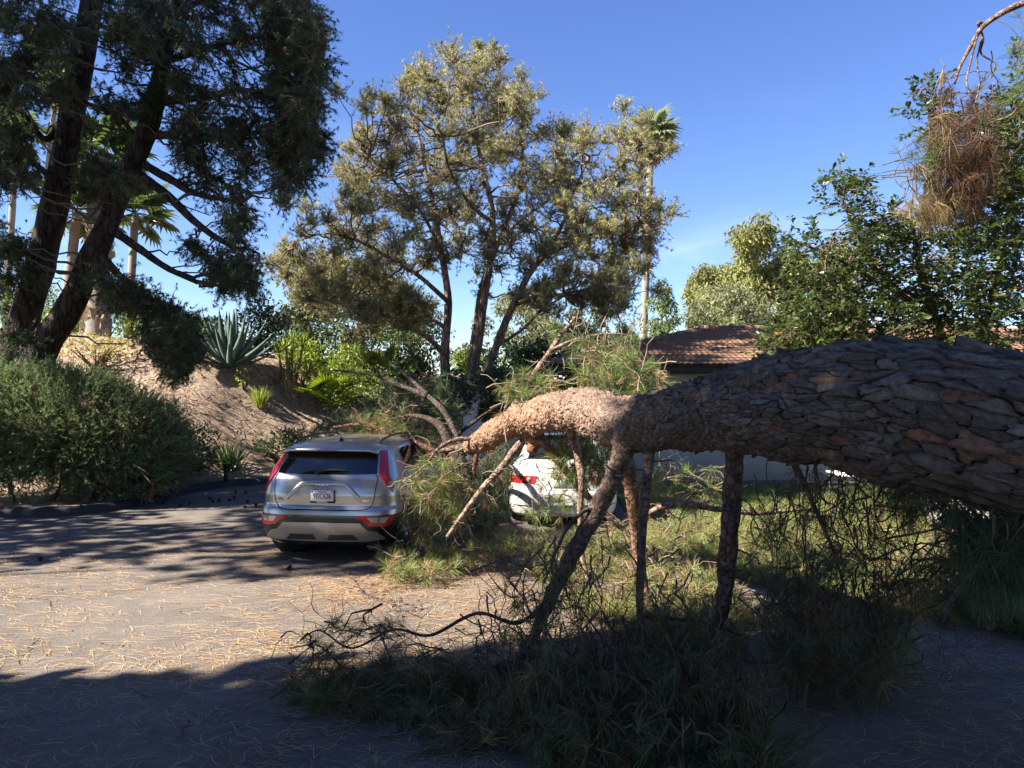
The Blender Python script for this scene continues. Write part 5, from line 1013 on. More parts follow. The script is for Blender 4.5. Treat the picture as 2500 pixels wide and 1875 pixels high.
# dead bough; its browns are darkened in place of shade
hb = thing('hanging_dead_bough', 'broken pine bough with drooping brown dead needles hanging at the top right', 'branch', loc=tuple(W(2340, 250, 9.0)))
for q, p in enumerate([[(2560, -10, 8.6, 10), (2500, 8, 8.7, 8), (2450, 30, 8.8, 7), (2400, 65, 8.9, 6), (2372, 110, 9, 5), (2345, 160, 9, 4), (2330, 205, 9, 3)], [(2405, 60, 8.9, 3.5), (2388, 55, 8.9, 3.5), (2400, 95, 9, 3), (2395, 130, 9, 2.5), (2428, 155, 9, 2.2), (2420, 190, 9, 2)], [(2385, 90, 8.95, 2.5), (2370, 150, 9, 2.2), (2360, 200, 9, 2), (2372, 240, 9, 1.6)], [(2400, 80, 9, 2), (2385, 150, 9, 2), (2392, 200, 9, 1.8), (2380, 260, 9, 1.5)], [(2510, 230, 9, 3.5), (2470, 280, 9, 3), (2420, 300, 9, 2), (2370, 330, 9, 1.5)]]):
    wb(Acc().add(*tube(stem_path(p, 26), 7, .08, q), np.array((1.1, 1.0, .95))), 'limb', M['limb'], hb, smooth=True)
k_ = 1/1.1302
sc = lambda P: [(a*k_, b*k_) for a, b in P]
spray(hb, sc([(2290, 220), (2400, 210), (2430, 330), (2410, 430), (2300, 440), (2260, 330)]), 46, (8.7, 9.5), g7, 'hang', 26, .22, .003, BROWN*.75, .03, .0, droop=.5, bare=46, bare_len=.5, tufts=3, zmin=-9)
spray(hb, sc([(2280, 400), (2420, 380), (2400, 520), (2320, 540), (2290, 470)]), 50, (8.8, 9.4), g7, 'hang', 26, .24, .003, BROWN*.6, .02, .0, droop=.5, tufts=3, zmin=-9)
spray(hb, sc([(2240, 330), (2290, 330), (2280, 440), (2230, 440)]), 22, (8.8, 9.3), g7, 'any', 24, .2, .0036, GREEN, .1, .2, zmin=-9)
spray(hb, sc([(2210, 490), (2300, 470), (2330, 530), (2250, 560)]), 34, (8.7, 9.2), g7, 'hang', 24, .2, .003, STRAW*.5, .05, .0, droop=.5, zmin=-9)
spray(hb, sc([(2430, 170), (2520, 60), (2530, 300), (2440, 260)]), 26, (8.7, 9.4), g7, 'any', 24, .18, .0034, GREEN, .1, .1, zmin=-9)

# ------------------------------------------------------------------ palms
def fan_mesh(name, seg=26, span=2.5, R_=1., pet=.9, col=(.09, .15, .03), droop=.35, g=None):
    g = g or np.random.default_rng(1); a = Acc(); a.add(*tube(np.array([(0, 0, 0, .022), (0, pet*.5, .03, .017), (0, pet, 0, .012)]), 5), np.array(col)*1.2)
    for t in np.linspace(-span, span, seg):
        d = np.array([math.sin(t), math.cos(t), 0]); n_ = np.array([math.cos(t), -math.sin(t), 0]); L = R_*(1-.18*abs(t)/span)*g.uniform(.92, 1.05); b = np.array([0, pet, 0]); w = R_*span/seg*1.25
        dr = droop*g.uniform(.6, 1.4); V = np.array([b-n_*.008, b+n_*.008, b+d*L*.55+n_*w*.62+[0, 0, .05*R_], b+d*L*.55+[0, 0, -.02], b+d*L*.55-n_*w*.62+[0, 0, .05*R_], b+d*L*.8+n_*w*.25+[0, 0, -dr*L*.12], b+d*L*.8-n_*w*.25+[0, 0, -dr*L*.12], b+d*L+[0, 0, -dr*L*.4]])
        a.add(V, [np.array([(0, 3, 2), (0, 1, 3), (1, 4, 3), (5, 3, 6), (5, 6, 7)]), np.array([(3, 5, 2, 2)])[:0], np.array([(2, 3, 5), (4, 6, 3)])], np.array(col)*g.uniform(.8, 1.25))
    return a
def frond_set(root, proto, n, g, z0, el=(-.4, 1.2), sc=(.8, 1.1), center=(0, 0, 0)):
    for k in range(n):
        az = k*2.4+g.uniform(-.3, .3); e = el[0]+(el[1]-el[0])*(k+.5)/n; s = g.uniform(*sc)
        Mx = Matrix.Translation(Vector(center)+Vector((0, 0, z0))) @ Matrix.Rotation(az, 4, 'Z') @ Matrix.Rotation(e, 4, 'X') @ Matrix.Rotation(g.uniform(-.4, .4), 4, 'Y') @ Matrix.Scale(s, 4)
        if k == 0 and not proto.parent: proto.parent = root; proto.matrix_local = Mx
        else: dup(proto, root, Mx)
def palm(label, px, base, top, d, rpx, nfr, frR, pet, seed, col=(.09, .14, .035), dead=0, span=2.4, boots=False, el=(-.7, 1.3), name='fan_palm'):
    g = np.random.default_rng(seed); b = W(px[0], base, d); t = W(px[1], top, d); zb = float(bank_z(b[0], b[1])); b[2] = min(b[2], zb)-.05
    r = thing(name, label, 'palm', loc=tuple(b)); rr = rpx*d/FPX; s = spline(np.array([np.append(b, rr*1.25), np.append(b*.6+t*.4, rr), np.append(t, rr*.85)]), 40)
    if boots: s[:, 3] *= 1+.03*np.sin(np.arange(40)*1.9)
    wb(Acc().add(*tube(s, 14, .05, seed)), 'trunk', M['palmtrunk'], r, smooth=True)
    if boots:
        a = Acc(); n = 110; k = g.integers(0, 34, n); th = g.uniform(0, 6.28, n); P = s[k, :3]+np.stack([np.cos(th), np.sin(th), np.zeros(n)], -1)*s[k, 3:4]*.9; v, f, c = leaves(P, np.stack([np.cos(th)*.5, np.sin(th)*.5, np.ones(n)], -1), rr*1.0, g, np.tile(np.array([.36, .28, .2]), (n, 1)), .7); a.add(v, f, c); wb(a, 'leaf_boots', M['leafm'], r, kind='stuff')
    pr = fan_mesh('frond', 22, span, frR, pet, col, .5, g).build('frond', M['leaf']); frond_set(r, pr, nfr, g, t[2]-b[2], el, center=(t[0]-b[0], t[1]-b[1], 0))
    if dead:
        dm = fan_mesh('dead_frond', 14, 1.6, frR*.8, pet*.6, (.25, .18, .10), 1.4, g).build('dead_frond', M['leafm']); frond_set(r, dm, dead, g, t[2]-b[2]-.15, (-1.45, -1.1), center=(t[0]-b[0], t[1]-b[1], 0))
    return r
palm('tall thin fan palm rising right of the multi-stem pine', (1563, 1590), 900, 335, 32, 9, 15, 1.0, .6, 1, (.19, .22, .12), 8)
palm('fan palm with slender pale trunk between the leaning trunks', (152, 188), 830, 520, 24, 13, 14, 1.0, .8, 2, (.06, .085, .025), 0)
palm('stout palm trunk covered in old leaf boots behind the leaning pine', (238, 245), 850, 380, 24, 25, 12, 1.1, .8, 3, (.06, .085, .025), 2, boots=True)
palm('thin pale palm trunk far left, seen between pine trunk and frame edge', (75, 140), 830, 190, 30, 7, 12, 1.0, .7, 4, (.09, .13, .04), 3)
palm('second thin pale palm trunk at the far left edge', (12, 40), 830, 330, 30, 8, 12, 1.0, .7, 5, (.09, .13, .04), 3)
palm('fan palm behind the right leaning trunk', (310, 330), 860, 520, 27, 10, 14, 1.0, .8, 6, (.06, .085, .025), 0)
# low fan palm and its neighbour on the crest
def low_palm(label, px, py, d, n, R_, pet, seed, col):
    g = np.random.default_rng(seed); b = W(px, py, d); b[2] = float(bank_z(b[0], b[1])); r = thing('low_fan_palm', label, 'palm', loc=tuple(b)); pr = fan_mesh('frond', 26, 1.9, R_, pet, col, .15, g).build('frond', M['leaf']); frond_set(r, pr, n, g, .05, (.25, 1.35), (.7, 1.1))
low_palm('low bright green fan palm on the bank crest right of the yucca', 805, 915, 22.0, 11, .62, .75, 11, (.20, .27, .035))
low_palm('low fan palm half hidden behind the low bright one', 925, 905, 23.5, 9, .6, .8, 12, (.17, .21, .05))
low_palm('small fan palm above the white sedan beside the upright broken branch', 1355, 880, 21.0, 10, .6, 1.0, 13, (.15, .2, .05))

# ------------------------------------------------------------------ agave, yucca, grasses and shrubs on the bank
def blade(name, L, W_, col, curve=.25, gut=.25, n=9, thick=True):
    t = np.linspace(0, 1, n); w = W_*(np.minimum(1, .55+t*1.4))*(1-t**2.6); w[-1] = .002; y = L*t*np.cos(curve*t); z = L*np.sin(curve*t*t)*.6
    V = np.concatenate([np.c_[-w, y, z+w*gut], np.c_[np.zeros(n), y, z-w*.05], np.c_[w, y, z+w*gut], np.c_[np.zeros(n), y, z-w*.35-.004]]); i = np.arange(n-1)[:, None]
    C = np.tile(np.array(col), (4*n, 1)); C[:n] *= 1.12; C[2*n:3*n] *= 1.12
    return Acc().add(V, [i+np.array([0, n, n+1, 1]), i+np.array([n, 2*n, 2*n+1, n+1]), i+np.array([2*n, 3*n, 3*n+1, 2*n+1]), i+np.array([3*n, 0, 1, 3*n+1])], C)
def rosette(root, proto, n, g, c=(0, 0, 0), el=(.15, 1.35), sc=(.8, 1.1)):
    for k in range(n):
        e = el[0]+(el[1]-el[0])*(k/max(1, n-1))**.8; s = g.uniform(*sc)*(1 if k < n*.75 else .85); Mx = Matrix.Translation(Vector(c)) @ Matrix.Rotation(k*2.39996+g.uniform(-.15, .15), 4, 'Z') @ Matrix.Rotation(e, 4, 'X') @ Matrix.Scale(s, 4)
        if k == 0 and not proto.parent: proto.parent = root; proto.matrix_local = Mx
        else: dup(proto, root, Mx)
M['agave'] = foliage('agave_skin', .05, .45, .35)
b = W(562, 885, 21.3); b[2] = float(bank_z(b[0], b[1]))
ag = thing('agave', 'large blue grey agave with broad pointed leaves on the bank crest', 'agave', loc=tuple(b))
rosette(ag, blade('leaf', 1.65, .11, (.07, .105, .09), .35, .35).build('leaf', M['agave'], smooth=True), 46, np.random.default_rng(5), el=(.02, 1.45), sc=(.85, 1.15), c=(0, 0, .12))
b = W(710, 915, 21.8); b[2] = float(bank_z(b[0], b[1])); yu = thing('yucca', 'yucca with several bare stems and bright spiky heads on the bank', 'yucca', loc=tuple(b))
gy = np.random.default_rng(15); yb = blade('leaf', .52, .028, (.19, .25, .04), .15, .2, 5).build('leaf', M['leaf']); first_done = False
for (dx, dz, n) in [(-.40, 1.28, 26), (-.12, 1.35, 26), (.02, 1.62, 22), (.30, 1.5, 22), (-.30, .45, 18), (.12, .62, 16), (.48, .72, 22), (.32, .3, 16), (-.05, .95, 14)]:
    e = np.array([dx, gy.uniform(-.25, .25), dz]); s = spline(np.array([(dx*.15, 0, -.05, .05), (dx*.6, e[1]*.5, dz*.5, .04), (e[0], e[1], e[2], .035)]), 12); Acc().add(*tube(s, 8, .06, n), np.array((1.9, 1.75, 1.5))).build('stem', M['limb'], yu, smooth=True)
    rosette(yu, yb, n, gy, tuple(e), (-.35, 1.4), (.75, 1.1))
def tuft_plant(name, label, loc, n, L, col, seed, spread=.5, w=.014, cat='grass'):
    g = np.random.default_rng(seed); P = np.tile(np.array([[0., 0, 0]]), (n, 1))+np.c_[g.normal(size=(n, 2))*L*.10, np.zeros(n)]; D = nrm(np.c_[g.normal(size=(n, 2))*spread, np.ones(n)]); v, f, c = needles(P, D, 1, L, w, .05, g, np.tile(np.array(col), (n, 1)), droop=.12, two=True, back=0)
    o = Acc().add(v, f, c).build(name, M['leaf']); o.location = loc; tag(o, label, cat); return o
def onbank(px, py, d):
    b = W(px, py, d); b[2] = float(bank_z(b[0], b[1])); return b
def bank_hit(px, py):
    """where the pixel ray meets the hillside"""
    for d in np.arange(13, 40, .05):
        p = W(px, py, d)
        if p[2] <= float(bank_z(p[0], p[1])): return p
    return onbank(px, py, 22)
tuft_plant('grass_tuft', 'yellow green grass tuft alone on the bare sunlit bank', bank_hit(633, 995), 150, .72, (.24, .27, .06), 1, .33, .018)
tuft_plant('flax_clump', 'dark strappy flax clump at the foot of the bank', bank_hit(560, 1150), 170, 1.0, (.05, .085, .025), 2, .5, .02, 'plant')
tuft_plant('strappy_plant', 'strappy green plant beside the juniper hedge end', bank_hit(292, 1215), 60, .8, (.10, .14, .03), 3, .28, .016, 'plant')
def shrub(name, label, c, r3, n, size, col, seed, cat='shrub', mat='leaf', stems=7, base=None, var=(.6, 1.5), hollow=.6, clump=14, asp=.5):
    """leafy mass: clumps of leaves through an ellipsoid, on stems from the base"""
    g = np.random.default_rng(seed); c = np.array(c, float); r3 = np.array(r3, float); base = np.array(base if base is not None else (c[0], c[1], c[2]-r3[2]), float); t = thing(name, label, cat, loc=tuple(base))
    q = sph(clump, g)*g.uniform(hollow, .85, (clump, 1)); q = c+q*r3; k = g.integers(0, clump, n); cr = r3.mean()*.42*g.uniform(.7, 1.3, clump)
    P = q[k]+sph(n, g)*(cr[k]*g.uniform(.3, 1, n)**.5)[:, None]*np.array([1.1, 1.1, .85]); P[:, 2] = np.maximum(P[:, 2], base[2]+.02)
    cl = np.array(col)[None]*g.uniform(var[0], var[1], clump)[k][:, None]
    v, f, cc = leaves(P, nrm(P-q[k]+sph(n, g, .4)*r3.mean()*.5), size, g, cl, asp); wb(Acc().add(v, f, cc), 'foliage', M[mat], t, kind='stuff')
    a = Acc()
    for e in q[:stems]:
        s = spline(np.array([np.append(base, .03+.02*r3.mean()), np.append((base+e)/2+g.normal(size=3)*.08*r3.mean(), .018+.01*r3.mean()), np.append(e, .008)]), 10); a.add(*tube(s, 5, .06, seed), np.array((.9, .8, .7)))
    wb(a, 'stems', M['limb'], t); return t
b = bank_hit(235, 905); shrub('sparse_shrub', 'sparse yellow green shrub with thin dark stems on the bank above the hedge', (b[0], b[1], b[2]+.62), (1.15, .6, .36), 900, .085, (.21, .20, .05), 21, base=b, clump=16, stems=12)
b = bank_hit(595, 955); shrub('seedling', 'small bright yellow green seedling above the grass tuft', (b[0], b[1], b[2]+.42), (.16, .14, .32), 110, .08, (.26, .27, .05), 22, 'plant', base=b, clump=7, stems=4)
b = bank_hit(840, 1010); shrub('round_shrub', 'rounded bright green shrub right of the bare bank above the silver car', (b[0]+.1, b[1], b[2]+.65), (.95, .7, .72), 3200, .085, (.12, .16, .03), 23, base=b, clump=26)
b = bank_hit(455, 1150); shrub('dark_shrub', 'dark rounded shrub at the bank foot beside the hedge end', (b[0], b[1], b[2]+.5), (.75, .6, .6), 2200, .09, (.05, .085, .025), 24, base=b, clump=20)
b = bank_hit(690, 1130); shrub('dark_shrub', 'dark low shrub just left of the silver car', (b[0], b[1], b[2]+.35), (.7, .6, .5), 1600, .09, (.05, .08, .03), 25, base=b, clump=18)
b = bank_hit(380, 1150); shrub('dark_shrub', 'dark shrub tucked behind the right end of the juniper hedge', (b[0], b[1], b[2]+.55), (.7, .6, .6), 1800, .09, (.055, .09, .03), 26, base=b, clump=18)
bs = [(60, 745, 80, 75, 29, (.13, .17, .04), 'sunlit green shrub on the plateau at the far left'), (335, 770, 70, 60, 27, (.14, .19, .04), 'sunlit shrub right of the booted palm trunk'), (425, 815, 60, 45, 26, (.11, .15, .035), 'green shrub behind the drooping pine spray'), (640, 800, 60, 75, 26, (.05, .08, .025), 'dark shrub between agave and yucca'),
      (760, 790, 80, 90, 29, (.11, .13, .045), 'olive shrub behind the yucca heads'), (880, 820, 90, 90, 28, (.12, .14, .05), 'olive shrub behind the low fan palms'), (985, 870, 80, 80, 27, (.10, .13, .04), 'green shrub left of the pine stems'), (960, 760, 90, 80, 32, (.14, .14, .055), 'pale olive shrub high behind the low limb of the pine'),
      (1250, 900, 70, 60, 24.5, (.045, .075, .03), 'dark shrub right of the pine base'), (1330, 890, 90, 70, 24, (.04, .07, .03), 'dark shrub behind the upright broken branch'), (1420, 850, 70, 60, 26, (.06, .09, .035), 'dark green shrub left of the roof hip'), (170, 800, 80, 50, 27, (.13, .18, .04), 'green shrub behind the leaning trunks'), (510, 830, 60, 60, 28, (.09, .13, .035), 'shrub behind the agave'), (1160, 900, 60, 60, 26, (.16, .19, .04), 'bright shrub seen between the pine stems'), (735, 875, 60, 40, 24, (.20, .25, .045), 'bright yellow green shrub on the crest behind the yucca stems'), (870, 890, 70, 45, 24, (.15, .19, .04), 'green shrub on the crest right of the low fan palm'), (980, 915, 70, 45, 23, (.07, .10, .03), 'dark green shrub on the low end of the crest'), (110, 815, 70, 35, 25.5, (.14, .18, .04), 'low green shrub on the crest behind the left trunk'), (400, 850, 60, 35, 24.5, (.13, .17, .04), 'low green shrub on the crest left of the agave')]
for q, (px, py, rx, ry, d, col, lab) in enumerate(bs):
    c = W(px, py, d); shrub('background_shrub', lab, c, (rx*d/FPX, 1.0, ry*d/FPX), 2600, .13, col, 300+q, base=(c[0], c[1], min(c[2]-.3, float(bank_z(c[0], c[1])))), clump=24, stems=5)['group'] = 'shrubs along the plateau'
for q, (px, lab) in enumerate([(60, 'bright leafy plant under the hedge at the far left'), (150, 'bright leafy plant lit through the bare hedge stems'), (230, 'bright leafy plant under the middle of the hedge')]):
    b = G(px, 1228, .1)+np.array([0, 1.6, 0]); b[2] = .1; shrub('leafy_plant', lab, (b[0], b[1], .6), (.6, .35, .5), 700, .14, (.26, .31, .06), 340+q, 'plant', base=b, clump=10, stems=6)

# ---- far trees
def far_tree(name, label, base, polys, d, n, size, col, seed, trunks, dd=1.5, yel=.0):
    g = np.random.default_rng(seed); b = W(base[0], base[1], d); b[2] = 0; t = thing(name, label, 'tree', loc=tuple(b)); a = Acc(); an = []
    for q, p in enumerate(trunks):
        s = stem_path([(x, y, d+g.uniform(-.5, .5), r) for x, y, r in p], 24); an.append(s); wb(Acc().add(*tube(s, 8, .06, q), np.array((2.0, 1.85, 1.6))), 'trunk', M['limb'], t, smooth=True)
    for poly, nc, cr in polys:
        p = poly_pts(poly, nc, g); dz = d+np.clip(g.normal(size=nc)*dd, -2*dd, 2*dd); C = np.stack([(p[:, 0]-CX)/FPX*dz, dz, CAM_H+(HY-p[:, 1])/FPX*dz], -1); k = g.integers(0, nc, n); r = cr*d/FPX*g.uniform(.6, 1.3, nc)
        P = C[k]+sph(n, g)*(r[k]*g.uniform(.2, 1, n)**.5)[:, None]; cl = np.array(col)[None]*g.uniform(.65, 1.4, nc)[k][:, None]; v, f, c = leaves(P, nrm(sph(n, g)+np.array([0, 0, -.9])), size, g, cl, .34); a.add(v, f, c)
    wb(a, 'crown', M['leafm'], t, kind='stuff'); return t
far_tree('eucalyptus_tree', 'tall sunlit eucalyptus behind the tiled roof', (1830, 1010), [([(1700, 790), (1690, 720), (1740, 650), (1790, 600), (1810, 555), (1860, 545), (1895, 600), (1920, 620), (1960, 640), (1960, 780)], 60, 36)], 48, 20000, .34, (.20, .205, .075), 401, [[(1830, 1010, 9), (1828, 800, 7), (1825, 700, 5), (1840, 600, 3)], [(1850, 900, 5), (1880, 760, 4), (1890, 660, 2)], [(1800, 900, 5), (1790, 760, 4), (1785, 660, 2)]])
far_tree('eucalyptus_tree', 'second sunlit eucalyptus crown peeping out right of the taller one', (2000, 1010), [([(1950, 800), (1950, 700), (1990, 650), (2040, 620), (2090, 640), (2100, 800)], 30, 34)], 52, 10000, .34, (.20, .205, .08), 402, [[(2010, 1010, 8), (2012, 800, 6), (2020, 680, 3)], [(2010, 850, 5), (1985, 760, 4), (1975, 700, 2)]])
far_tree('willowy_tree', 'pale grey green weeping tree just above the tiled roof', (1760, 1000), [([(1670, 820), (1680, 740), (1740, 710), (1830, 720), (1880, 760), (1890, 830)], 40, 32)], 34, 13000, .2, (.19, .20, .10), 403, [[(1760, 1000, 8), (1762, 850, 6), (1770, 760, 3)]])
far_tree('slender_tree', 'slender airy tree right of the tall palm', (1610, 1000), [([(1585, 840), (1590, 760), (1605, 690), (1630, 690), (1650, 760), (1665, 830)], 26, 20)], 30, 2600, .17, (.13, .17, .07), 404, [[(1615, 1000, 5), (1617, 850, 4), (1615, 760, 2.5), (1618, 700, 1.5)]])
far_tree('background_tree', 'low green tree line left of the pale weeping tree', (1680, 1000), [([(1650, 850), (1680, 790), (1720, 800), (1720, 860)], 12, 26), ([(1440, 850), (1470, 800), (1560, 830), (1600, 870), (1500, 900)], 14, 26)], 36, 3600, .22, (.10, .14, .045), 405, [[(1690, 1000, 6), (1692, 850, 4)]])

far_tree('background_pine', 'olive background pine seen left of the stems under the many-stemmed pine', (880, 960), [([(640, 740), (720, 670), (840, 650), (960, 690), (1080, 720), (1090, 880), (720, 890)], 44, 34)], 31, 9000, .2, (.19, .185, .08), 406, [[(880, 960, 7), (884, 850, 6), (890, 720, 3)], [(1010, 960, 6), (1005, 850, 5), (1000, 720, 2)]])
far_tree('background_pine', 'olive background pine seen right of the stems under the many-stemmed pine', (1330, 960), [([(1150, 800), (1230, 730), (1330, 720), (1440, 730), (1540, 790), (1550, 900), (1160, 900)], 40, 32)], 31, 8500, .2, (.15, .155, .065), 407, [[(1330, 960, 7), (1334, 850, 6), (1340, 740, 3)], [(1450, 960, 6), (1452, 840, 4)]])
shrub('dark_shrub', 'dark shrub against the pale wall right of the pine base', W(1195, 965, 19.2), (.55, .5, .65), 1800, .11, (.05, .08, .03), 361, base=(W(1195, 965, 19.2)[0], 19.2, 0), clump=18)
shrub('dark_shrub', 'dark shrub against the pale wall behind the white sedan', W(1300, 970, 18.9), (.65, .5, .7), 2000, .11, (.045, .075, .03), 362, base=(W(1300, 970, 18.9)[0], 18.9, 0), clump=18)
shrub('dark_shrub', 'dark shrub filling the gap behind the lit end of the trunk', W(1100, 980, 18.0), (.5, .5, .7), 1600, .11, (.045, .07, .03), 363, base=(W(1100, 980, 18.0)[0], 18.0, 0), clump=18)

# ------------------------------------------------------------------ junipers
def juniper(label, blobs, n, seed, col=(.075, .115, .045), tip=(.28, .35, .17), L=.075, w=.010, base=None, open_below=None, stems=10):
    g = np.random.default_rng(seed); B = np.array(blobs, float); t = thing('juniper_hedge', label, 'hedge', loc=base)
    wt = B[:, 3]*B[:, 5]; k = g.choice(len(B), n, p=wt/wt.sum()); u = sph(n, g); rr = g.uniform(.55, 1.02, n)**.6
    P = B[k, :3]+u*B[k, 3:6]*rr[:, None]; D = nrm(u+np.array([.35, -.2, .35])+g.normal(size=(n, 3))*.35); P[:, 2] = np.maximum(P[:, 2], base[2]+.1)
    if open_below is not None:
        keep = (P[:, 2] > open_below+g.normal(size=n)*.12) | (g.uniform(size=n) < .12); P, D, rr, u = P[keep], D[keep], rr[keep], u[keep]; n = len(P)
    # each spray is a small plume: a twig with short needles along it
    Q, de = walk(P, D, g.uniform(.18, .38, n), 5, .14, -.02, g); a = Acc()
    c0 = mixc(np.array(col), np.array(tip), np.clip((rr-.6)/.4, 0, 1)[:, None]*g.uniform(.2, 1, (n, 1))); deadm = (rr < .82) & (g.uniform(size=n) < .6); c0[deadm] = np.array([.14, .095, .062])
    for q in range(1, 5): v, f, c = needles(Q[:, q], nrm(Q[:, q]-Q[:, q-1]), 6, L, w, .75, g, c0, back=.4); a.add(v, f, c)
    wb(a, 'foliage', M['leafm'], t, kind='stuff'); s_ = Acc()
    for q in range(stems):
        e = B[q % len(B), :3]+g.normal(size=3)*B[q % len(B), 3:6]*.5; b = np.array([e[0]+g.normal()*.25, base[1]+g.normal()*.15, base[2]]); s_.add(*tube(spline(np.array([np.append(b, .05), np.append((b+e)/2+g.normal(size=3)*.15, .035), np.append(e, .012)]), 12), 6, .08, q), np.array((.75, .62, .55)))
    for q in range(stems*7):
        e = B[g.integers(len(B)), :3]+g.normal(size=3)*B[0, 3:6]*.4; e[2] = g.uniform(base[2]+.3, base[2]+1.1); b = e+np.array([g.normal()*.6, g.normal()*.3, -.2]); b[2] = max(b[2], base[2]); s_.add(*tube(spline(np.array([np.append(b, .012), np.append((b+e)/2+g.normal(size=3)*.08, .010), np.append(e, .004)]), 8), 4), np.array((.8, .68, .6)))
    wb(s_, 'stems', M['limb'], t, smooth=True); return t
def blob(px, py, d, rx, ry, rd): p = W(px, py+(22 if px < 1000 else 0), d); return (p[0], p[1], p[2], rx*d/FPX, rd, ry*d/FPX)
juniper('large shaggy juniper hedge behind the kerb on the left', [blob(20, 1010, 14.6, 150, 130, .9), blob(140, 990, 14.6, 150, 105, .9), blob(250, 1010, 14.7, 120, 100, .9), blob(330, 1050, 14.9, 100, 95, .8), blob(395, 1085, 15.2, 60, 75, .7), blob(380, 1020, 15.2, 55, 55, .7), blob(-120, 1000, 14.6, 150, 140, .9), blob(60, 930, 14.9, 110, 55, .8), blob(200, 940, 14.9, 90, 50, .8), blob(350, 1140, 14.9, 70, 55, .6), blob(180, 1090, 14.4, 160, 50, .5), blob(40, 1090, 14.4, 120, 50, .5), blob(100, 1140, 14.5, 160, 45, .5), blob(280, 1150, 14.6, 110, 45, .5)], 17000, 501, base=(-8.6, 14.4, .1), open_below=.22)
juniper('low spreading juniper on the right edge beside the driveway', [blob(2400, 1450, 7.3, 75, 32, .45), blob(2480, 1500, 7.0, 65, 45, .4), blob(2340, 1430, 7.6, 60, 25, .4), blob(2560, 1510, 6.9, 80, 55, .5)], 2600, 502, (.07, .11, .035), (.15, .2, .06), .05, .006, (4.55, 7.1, .03), None, 6)
# bollard lights in the bed
M['lampblack'] = simple('black_metal', (.015, .015, .015), .5)
for px, py, lab in ((330, 1222, 'short black bollard light beside the hedge end'), (551, 1178, 'short black bollard light in front of the flax clump')):
    b = bank_hit(px, py); t = thing('bollard_light', lab, 'lamp', loc=tuple(b-np.array([0, 0, .03]))); Acc().add(*tube(np.array([(0, 0, 0, .045), (0, 0, .2, .045), (0, 0, .42, .045)]), 12)).build('post', M['lampblack'], t, smooth=True)
    Acc().add(*lathe([(.001, .47), (.08, .455), (.085, .44), (.05, .421), (.046, .421)], 16)).build('cap', M['lampblack'], t)
# ------------------------------------------------------------------ litter
gl = np.random.default_rng(90)
def litter(name, label, P2, zf, n_each, L, w, base_ang, spread, cols, mat='dry'):
    n = len(P2); ang = base_ang+gl.normal(size=n)*spread; D = np.c_[np.cos(ang), np.sin(ang), gl.normal(size=n)*.03]; l = L*gl.uniform(.5, 1.15, n)
    sd = np.c_[-np.sin(ang), np.cos(ang), np.zeros(n)]*(w*.5); z = zf(P2[:, 0], P2[:, 1])+gl.uniform(.003, .012, n); B = np.c_[P2, z]
    bend = np.c_[-np.sin(ang), np.cos(ang), np.zeros(n)]*(gl.normal(size=n)*l*.09)[:, None]; up = np.array([0, 0, 1.])*gl.uniform(0, .012, (n, 1))
    a = B-D*l[:, None]*.5; m = B+bend+up; e = B+D*l[:, None]*.5; a[:, 2] = np.maximum(a[:, 2], z-.001); e[:, 2] = np.maximum(e[:, 2], z-.001)
    V = np.stack([a-sd, a+sd, m+sd, m-sd, e+sd*.4, e-sd*.4], 1).reshape(-1, 3); i = np.arange(n)[:, None]*6
    c = cols[gl.integers(0, len(cols), n)]*gl.uniform(.7, 1.25, (n, 1)); o = Acc().add(V, [i+np.array([0, 1, 2, 3]), i+np.array([3, 2, 4, 5])], np.repeat(c, 6, 0)).build(name, M[mat], kind='stuff'); o['label'] = label; return o
z0 = lambda x, y: np.zeros(len(x))
def clumpy(n, x0, x1, y0, y1, k, sg):
    c = np.c_[gl.uniform(x0, x1, k), gl.uniform(y0, y1, k)]; a = c[gl.integers(0, k, n)]+gl.normal(size=(n, 2))*sg; b = np.c_[gl.uniform(x0, x1, n), gl.uniform(y0, y1, n)]; return np.where(gl.uniform(size=(n, 1)) < .72, a, b)
ok = lambda p: p[(p[:, 1] < kerb_y(p[:, 0])-.3) & (p[:, 1] > 2.5)]
LC = np.array([[.52, .38, .19], [.45, .30, .14], [.58, .45, .26], [.33, .17, .075], [.40, .22, .10]])
litter('needle_litter', 'straw coloured pine needles strewn over the sunlit asphalt', ok(clumpy(10500, -7.5, 3.0, 5.6, 11.5, 150, .24)), z0, 1, .17, .0040, -.32, .42, LC*1.25)
litter('needle_litter', 'dry pine needles scattered over the shaded foreground asphalt', ok(clumpy(9500, -4.5, 6.0, 3.4, 6.6, 160, .3)), z0, 1, .18, .0036, -.2, .9, LC)
litter('needle_litter', 'rusty needle drift between the cars and on the crumbled asphalt edge', np.vstack([gl.normal(size=(1500, 2))*[.45, .5]+[-1.6, 8.4], gl.normal(size=(1600, 2))*[.5, 1.0]+[-.35, 9.3], gl.normal(size=(900, 2))*[.8, .5]+[4.3, 7.3], gl.normal(size=(1300, 2))*[1.0, .6]+[.2, 7.6], gl.normal(size=(900, 2))*[1.2, .5]+[3.2, 6.3]]), lambda x, y: np.where(lawn_in(x, y), .036, 0.), 1, .16, .0045, -.3, .9, np.array([[.38, .21, .11], [.46, .29, .16], [.3, .16, .08], [.55, .40, .23]]))
p = np.c_[gl.uniform(-16, -2, 15000), gl.uniform(14, 24, 15000)]; p = p[(p[:, 1] > kerb_y(p[:, 0])+.2)]
litter('bank_litter', 'dry twigs and needle mulch over the bank', p, lambda x, y: bank_z(x, y)+.02, 1, .28, .013, 0, 2, np.array([[.5, .4, .3], [.32, .23, .17], [.13, .09, .065], [.62, .52, .42]]))
